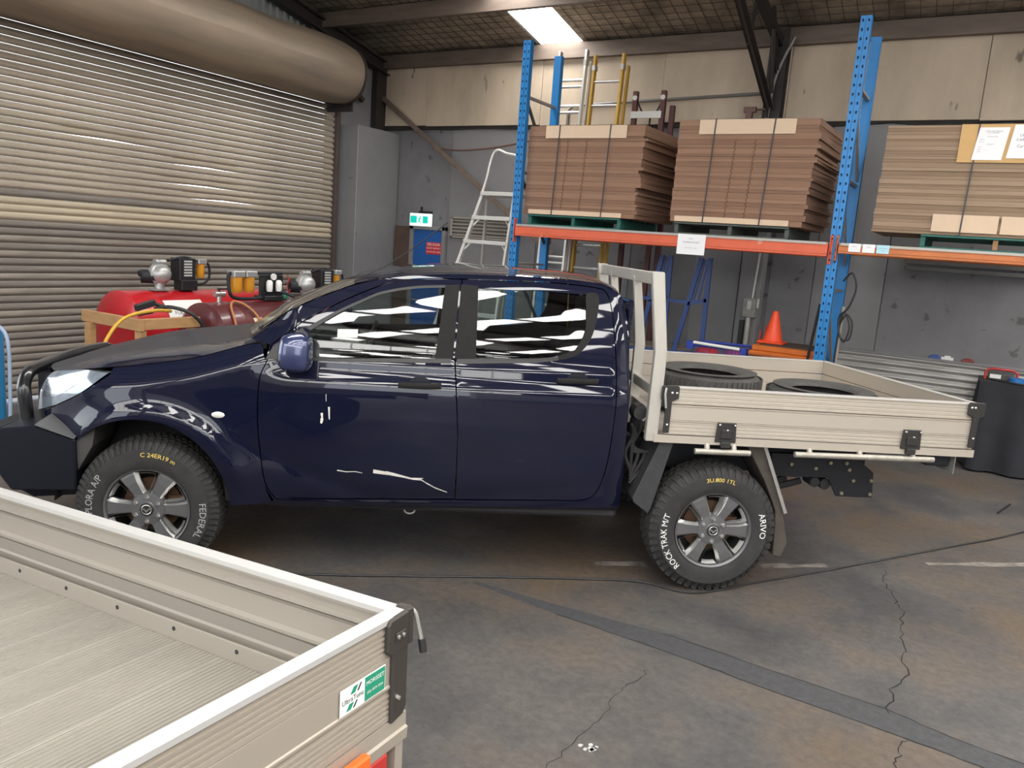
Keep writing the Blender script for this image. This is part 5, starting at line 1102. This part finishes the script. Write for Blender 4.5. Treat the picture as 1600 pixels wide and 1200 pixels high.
quick('hose', mat('pale_blue_hose', (.30, .38, .52), .5), bd, lambda b: b.tube(spline([(.05, .02, 1.10), (.18, .08, 1.03), (.24, .10, .9), (.24, .10, .5), (.25, .08, .1), (.3, .05, .02)], 5), .014, 8), 60)

# ================================================================== TYRES IN THE TRAY, CABLE ON THE FLOOR
def tray_tyre(u, v, z0, R_, wd, label, tilt=0.0):
    b = tyre_mb(R_, R_*.60, wd, False); o = b.build('loose_tyre', mat('dusty_rubber', (.075, .072, .068), .8, var=.4, vscale=8, bump=.2, bscale=50), None, 35)
    ur, vr = math.cos(math.radians(35.92)), math.sin(math.radians(35.92))
    o.location = (-1.157+u*ur-v*vr, 4.501+u*vr+v*ur, z0+wd/2+.013); o.rotation_euler = (PI/2+tilt, 0, .4); tag(o, label, 'tyre', 'loose tyres in the tray')
    b = MB()
    for k in range(60):
        a = 2*PI*k/60
        for y0, y1 in ((-wd/2+.02, -.012), (.012, wd/2-.02)):
            b.add([((R_-.006)*math.cos(a), y0, (R_-.006)*math.sin(a)), ((R_-.006)*math.cos(a+.07), y0, (R_-.006)*math.sin(a+.07)), ((R_-.006)*math.cos(a+.07), y1, (R_-.006)*math.sin(a+.07)), ((R_-.006)*math.cos(a), y1, (R_-.006)*math.sin(a)), ((R_+.002)*math.cos(a+.005), y0, (R_+.002)*math.sin(a+.005)), ((R_+.002)*math.cos(a+.065), y0, (R_+.002)*math.sin(a+.065)), ((R_+.002)*math.cos(a+.065), y1, (R_+.002)*math.sin(a+.065)), ((R_+.002)*math.cos(a+.005), y1, (R_+.002)*math.sin(a+.005))], [(4,5,6,7),(0,1,5,4),(1,2,6,5),(2,3,7,6),(3,0,4,7)])
    b.build('tread', MATS['dusty_rubber'], o)
tray_tyre(.15, .80, .95, .355, .262, 'worn black tyre lying flat in the tray behind the headboard')
tray_tyre(.90, .66, .95, .36, .205, 'worn black tyre lying flat in the tray nearer the tailgate')
cbl = quick('floor_cable', BLK, None, lambda b: b.tube([(p[0], p[1], .0075) for p in spline([Vector((x, y, 0)) for x, y in [(-3.626,2.794),(-3.277,3.042),(-2.865,3.342),(-2.308,3.786),(-1.844,4.14),(-1.516,4.355),(-1.20,4.42),(-.937,4.825),(-.606,5.345),(-.236,5.954),(.144,6.58),(.395,6.987),(.769,7.691),(1.2,8.5)]], 6)], .0065, 6), 60); tag(cbl, 'thin black cable running across the concrete floor past the rear wheel', 'cable')
db = quick('rod_scrap', DARK, None, lambda b: b.cyl((.40, 7.75, .008), (.50, 8.15, .008), .008, 6)); tag(db, 'short dark rod lying on the floor right of the tray', 'rod')

# ================================================================== THE NEAR UTE TRAY IN THE FOREGROUND
NU = empty('foreground_ute', (-.994, 1.332, 0), math.radians(-178.4)); tag(NU, 'silver aluminium tray of a second ute cut off at the bottom left, with shop sticker', 'ute tray')
NA = mat('near_aluminium', (.39, .345, .29), .5, .35)
NB = mat('near_aluminium_inner', (.36, .33, .29), .5, .35, var=.05, vscale=2)
NF = mat('near_tray_floor', (.31, .288, .25), .5, .35, var=.14, vscale=2.5, stretch=(3, .8, 2))
NC = mat('cap_white_alu', (.52, .515, .505), .4, .3)
LN, WN = 2.35, 1.80
tilt = Matrix.Rotation(math.radians(2.5), 4, 'Y') @ Matrix.Rotation(math.radians(2.1), 4, 'X')
def nz_(o):                              # the tray sits slightly nose down
    o.matrix_local = Matrix.Translation((0, 0, 1.15)) @ tilt @ Matrix.Translation((0, 0, -1.15)); return o
def extr(name, m_, parent, prof, x0, x1, axis='x', smooth=None):
    b = MB(); m = len(prof)
    P0 = [(x0, a, z) if axis == 'x' else (a, x0, z) for a, z in prof]; P1 = [(x1, a, z) if axis == 'x' else (a, x1, z) for a, z in prof]
    b.add(P0+P1, [(i, (i+1) % m, (i+1) % m+m, i+m) for i in range(m)] + [tuple(range(m)), tuple(range(2*m-1, m-1, -1))])
    return b.build(name, m_, parent)
def ribs(z0, z1, y, d=.0035, pitch=.0125):
    q = []; z = z0
    while z+pitch < z1: q += [(y, z), (y, z+pitch*.45), (y+d, z+pitch*.5), (y+d, z+pitch*.9)]; z += pitch
    return q
sidep = nz_(extr('side_panel', NC, NU, [(-.004, 1.140), (-.004, 1.152), (.036, 1.152), (.036, 1.140)], .01, LN))
def side_planks(parent, y_out, s):
    Y = lambda d: y_out + s*d
    extr('plank', NB, parent, [(Y(0), 1.092), (Y(0), 1.140), (Y(.033), 1.140), (Y(.033), 1.133), (Y(.022), 1.128), (Y(.022), 1.108), (Y(.030), 1.104), (Y(.030), 1.097), (Y(.022), 1.092)], .012, LN)
    extr('plank', NB, parent, [(Y(0), 1.002), (Y(0), 1.091), (Y(.024), 1.091), (Y(.018), 1.080), (Y(.018), 1.026), (Y(.030), 1.020), (Y(.030), 1.012), (Y(.020), 1.002)], .012, LN)
    extr('plank', NB, parent, [(Y(0), .905), (Y(0), 1.001), (Y(.020), 1.001), (Y(.020), .965), (Y(.026), .960), (Y(.026), .905)], .012, LN)
side_planks(sidep, 0, 1)
sp2 = nz_(extr('side_panel', NC, NU, [(WN-.036, 1.140), (WN-.036, 1.152), (WN+.004, 1.152), (WN+.004, 1.140)], .01, LN)); side_planks(sp2, WN, -1)
tg = nz_(extr('tailgate', NC, NU, [(-.004, 1.141), (-.004, 1.153), (.034, 1.153), (.034, 1.141)], .012, WN-.012, 'y'))
extr('plank', NA, tg, [(.028, 1.066), (.0, 1.066), (.0, 1.070)] + [(a, z) for a, z in ribs(1.071, 1.136, 0)] + [(0, 1.141), (.028, 1.141)], .014, WN-.014, 'y')
extr('plank', NA, tg, [(.028, .990), (-.003, .990), (-.003, .995), (0, .998), (0, 1.063), (.004, 1.065), (.028, 1.065)], .014, WN-.014, 'y')
extr('plank', NA, tg, [(.028, .912), (.0, .912), (.0, .916)] + ribs(.918, .982, 0) + [(0, .988), (.028, .988)], .014, WN-.014, 'y')
cm = nz_(extr('coaming_rail', NA, NU, [(.03, .845), (-.006, .845), (-.008, .872), (-.002, .876), (-.002, .909), (.03, .909)], -.004, WN, 'y'))
nz_(extr('coaming_rail', NA, NU, [(.0, .845), (.0, .903), (.03, .903), (.03, .845)], 0, LN))
nz_(extr('coaming_rail', NA, NU, [(WN-.03, .845), (WN-.03, .903), (WN, .903), (WN, .845)], 0, LN))
nz_(extr('gutter', mat('gutter_shadow_alu', (.42, .38, .33), .5, .4), NU, [(.026, .915), (.026, .925), (.075, .925), (.075, .915)], .03, LN))
ir = nz_(extr('inner_rail', NB, NU, [(.072, .92), (.072, .972), (.080, .972), (.080, .92)], .03, LN))
for k in range(10): quick('rail_hole', BLACKINK, ir, lambda b: b.lathe([(.001, .0812), (.006, .0812), (.006, .079)], 10, (.22+k*.23, 0, .955)))
for k in range(8): quick('side_bolt', CHROME, sidep, lambda b: b.lathe([(.001, .034), (.006, .032), (.007, .024)], 8, (.16+k*.29, 0, .935)), 40)
for k in range(15):
    x0 = .034 + k*.155
    fp = nz_(extr('floor_plank', NF, NU, [(x0, .905), (x0, .926)] + [q for i in range(11) for q in ((x0+.004+i*.0135, .9275), (x0+.011+i*.0135, .9275), (x0+.0125+i*.0135, .925), (x0+.0165+i*.0135, .925))] + [(x0+.153, .926), (x0+.153, .905)], .081, WN-.08, 'y'))
LB = mat('latch_brown_black', (.045, .038, .034), .5, .2)
lt = quick('corner_latch', LB, tg, lambda b: (b.prism([(-.012, .075, 1.070), (-.012, .083, 1.080), (-.012, .083, 1.142), (-.012, .075, 1.152), (-.012, .012, 1.156), (-.012, .008, 1.150), (-.012, .008, 1.070)], (.014, 0, 0)), b.prism([(-.010, .060, .905), (-.010, .062, 1.075), (-.010, .006, 1.075), (-.010, .006, .93), (-.010, .018, .912)], (.012, 0, 0)), b.box(-.01, .03, -.012, .010, 1.07, 1.157)), bevel=.004)
quick('lever', STEEL, lt, lambda b: b.tube(spline([(.01, -.014, 1.150), (-.004, -.022, 1.135), (-.012, -.027, 1.10), (-.02, -.030, 1.065)], 4), .0055, 8), 60)
quick('lever_grip', BLK, lt, lambda b: b.cyl((-.019, -.0297, 1.075), (-.024, -.031, 1.045), .009, 12), 40)
quick('rivet_plate', LB, lt, lambda b: b.box(-.015, -.012, .024, .060, 1.098, 1.118), bevel=.003)
for y, z in ((.034, 1.108), (.051, 1.108), (.044, .965)): quick('rivet', CHROME, lt, lambda b: b.lathe([(.001, -.019), (.005, -.0175), (.006, -.010)], 10, (0, y, z), 'x'), 40)
# shop sticker on the tailgate
sk = quick('sticker', WHITE, tg, lambda b: b.box(-.0045, -.003, .082, .226, .999, 1.055))
GRN = mat('sticker_green', (.015, .25, .15), .5)
quick('sticker_green_panel', GRN, sk, lambda b: b.box(-.0052, -.0045, .084, .150, 1.001, 1.053))
def stk(y, z): return lambda a, c: (-.0056, y-a, z+c)
b = MB(); text_on(b, 'MORISSET', .0135, stk(.117, 1.038)); text_on(b, '(02) 4973 3334', .0085, stk(.117, 1.017)); b.build('sticker_lettering', WHITE, sk)
b = MB(); text_on(b, 'UltraTune', .0165, stk(.188, 1.026)); b.build('sticker_wordmark', BLACKINK, sk)
for z0, z1, sh in ((1.036, 1.050, 0), (1.004, 1.017, .012)):
    quick('sticker_stripe', GRN, sk, lambda b: b.prism([(-.0052, .182+sh, z0), (-.0052, .196+sh, z0), (-.0052, .186+sh, z1), (-.0052, .172+sh, z1)], (.0006, 0, 0)))
    quick('sticker_stripe', BLACKINK, sk, lambda b: b.prism([(-.0052, .170+sh, z0), (-.0052, .175+sh, z0), (-.0052, .165+sh, z1), (-.0052, .160+sh, z1)], (.0006, 0, 0)))
quick('indicator_lamp', mat('amber_lens', (.75, .13, .01), .3, coat=.5), cm, lambda b: b.box(-.028, -.006, .15, .245, .862, .890), bevel=.004)
quick('tail_lamp', mat('red_lens', (.45, .02, .015), .3, coat=.5), cm, lambda b: (b.box(-.005, .03, .06, .30, .74, .842)), bevel=.006)
quick('corner_post', NA, cm, lambda b: b.box(.0, .03, .002, .03, .70, .846))
nh = quick('headboard', NA, NU, lambda b: (b.box(LN, LN+.05, .0, .06, .85, 1.75), b.box(LN, LN+.05, WN-.06, WN, .85, 1.75), b.box(LN, LN+.04, .06, WN-.06, 1.68, 1.74), b.box(LN, LN+.03, .06, WN-.06, .92, 1.15)))
quick('chassis', DARK, NU, lambda b: (b.box(.05, 3.2, .45, .53, .58, .80), b.box(.05, 3.2, WN-.53, WN-.45, .58, .80), b.box(.3, .36, .2, WN-.2, .78, .86), b.box(1.9, 1.96, .2, WN-.2, .78, .86), b.cyl((1.0, .2, .38), (1.0, WN-.2, .38), .05), b.box(.95, 1.05, .42, .56, .38, .62), b.box(.95, 1.05, WN-.56, WN-.42, .38, .62)))
for y in (.16, WN-.16):
    o = tyre_mb(.375, .225, .24, False).build('wheel', RUB, NU, 35); o.location = (1.0, y, .375)
    quick('rim', RIMD, o, lambda b: b.lathe([(.224, -.11), (.21, -.09), (.20, .0), (.05, .02), (.001, .02)], 30), 40)
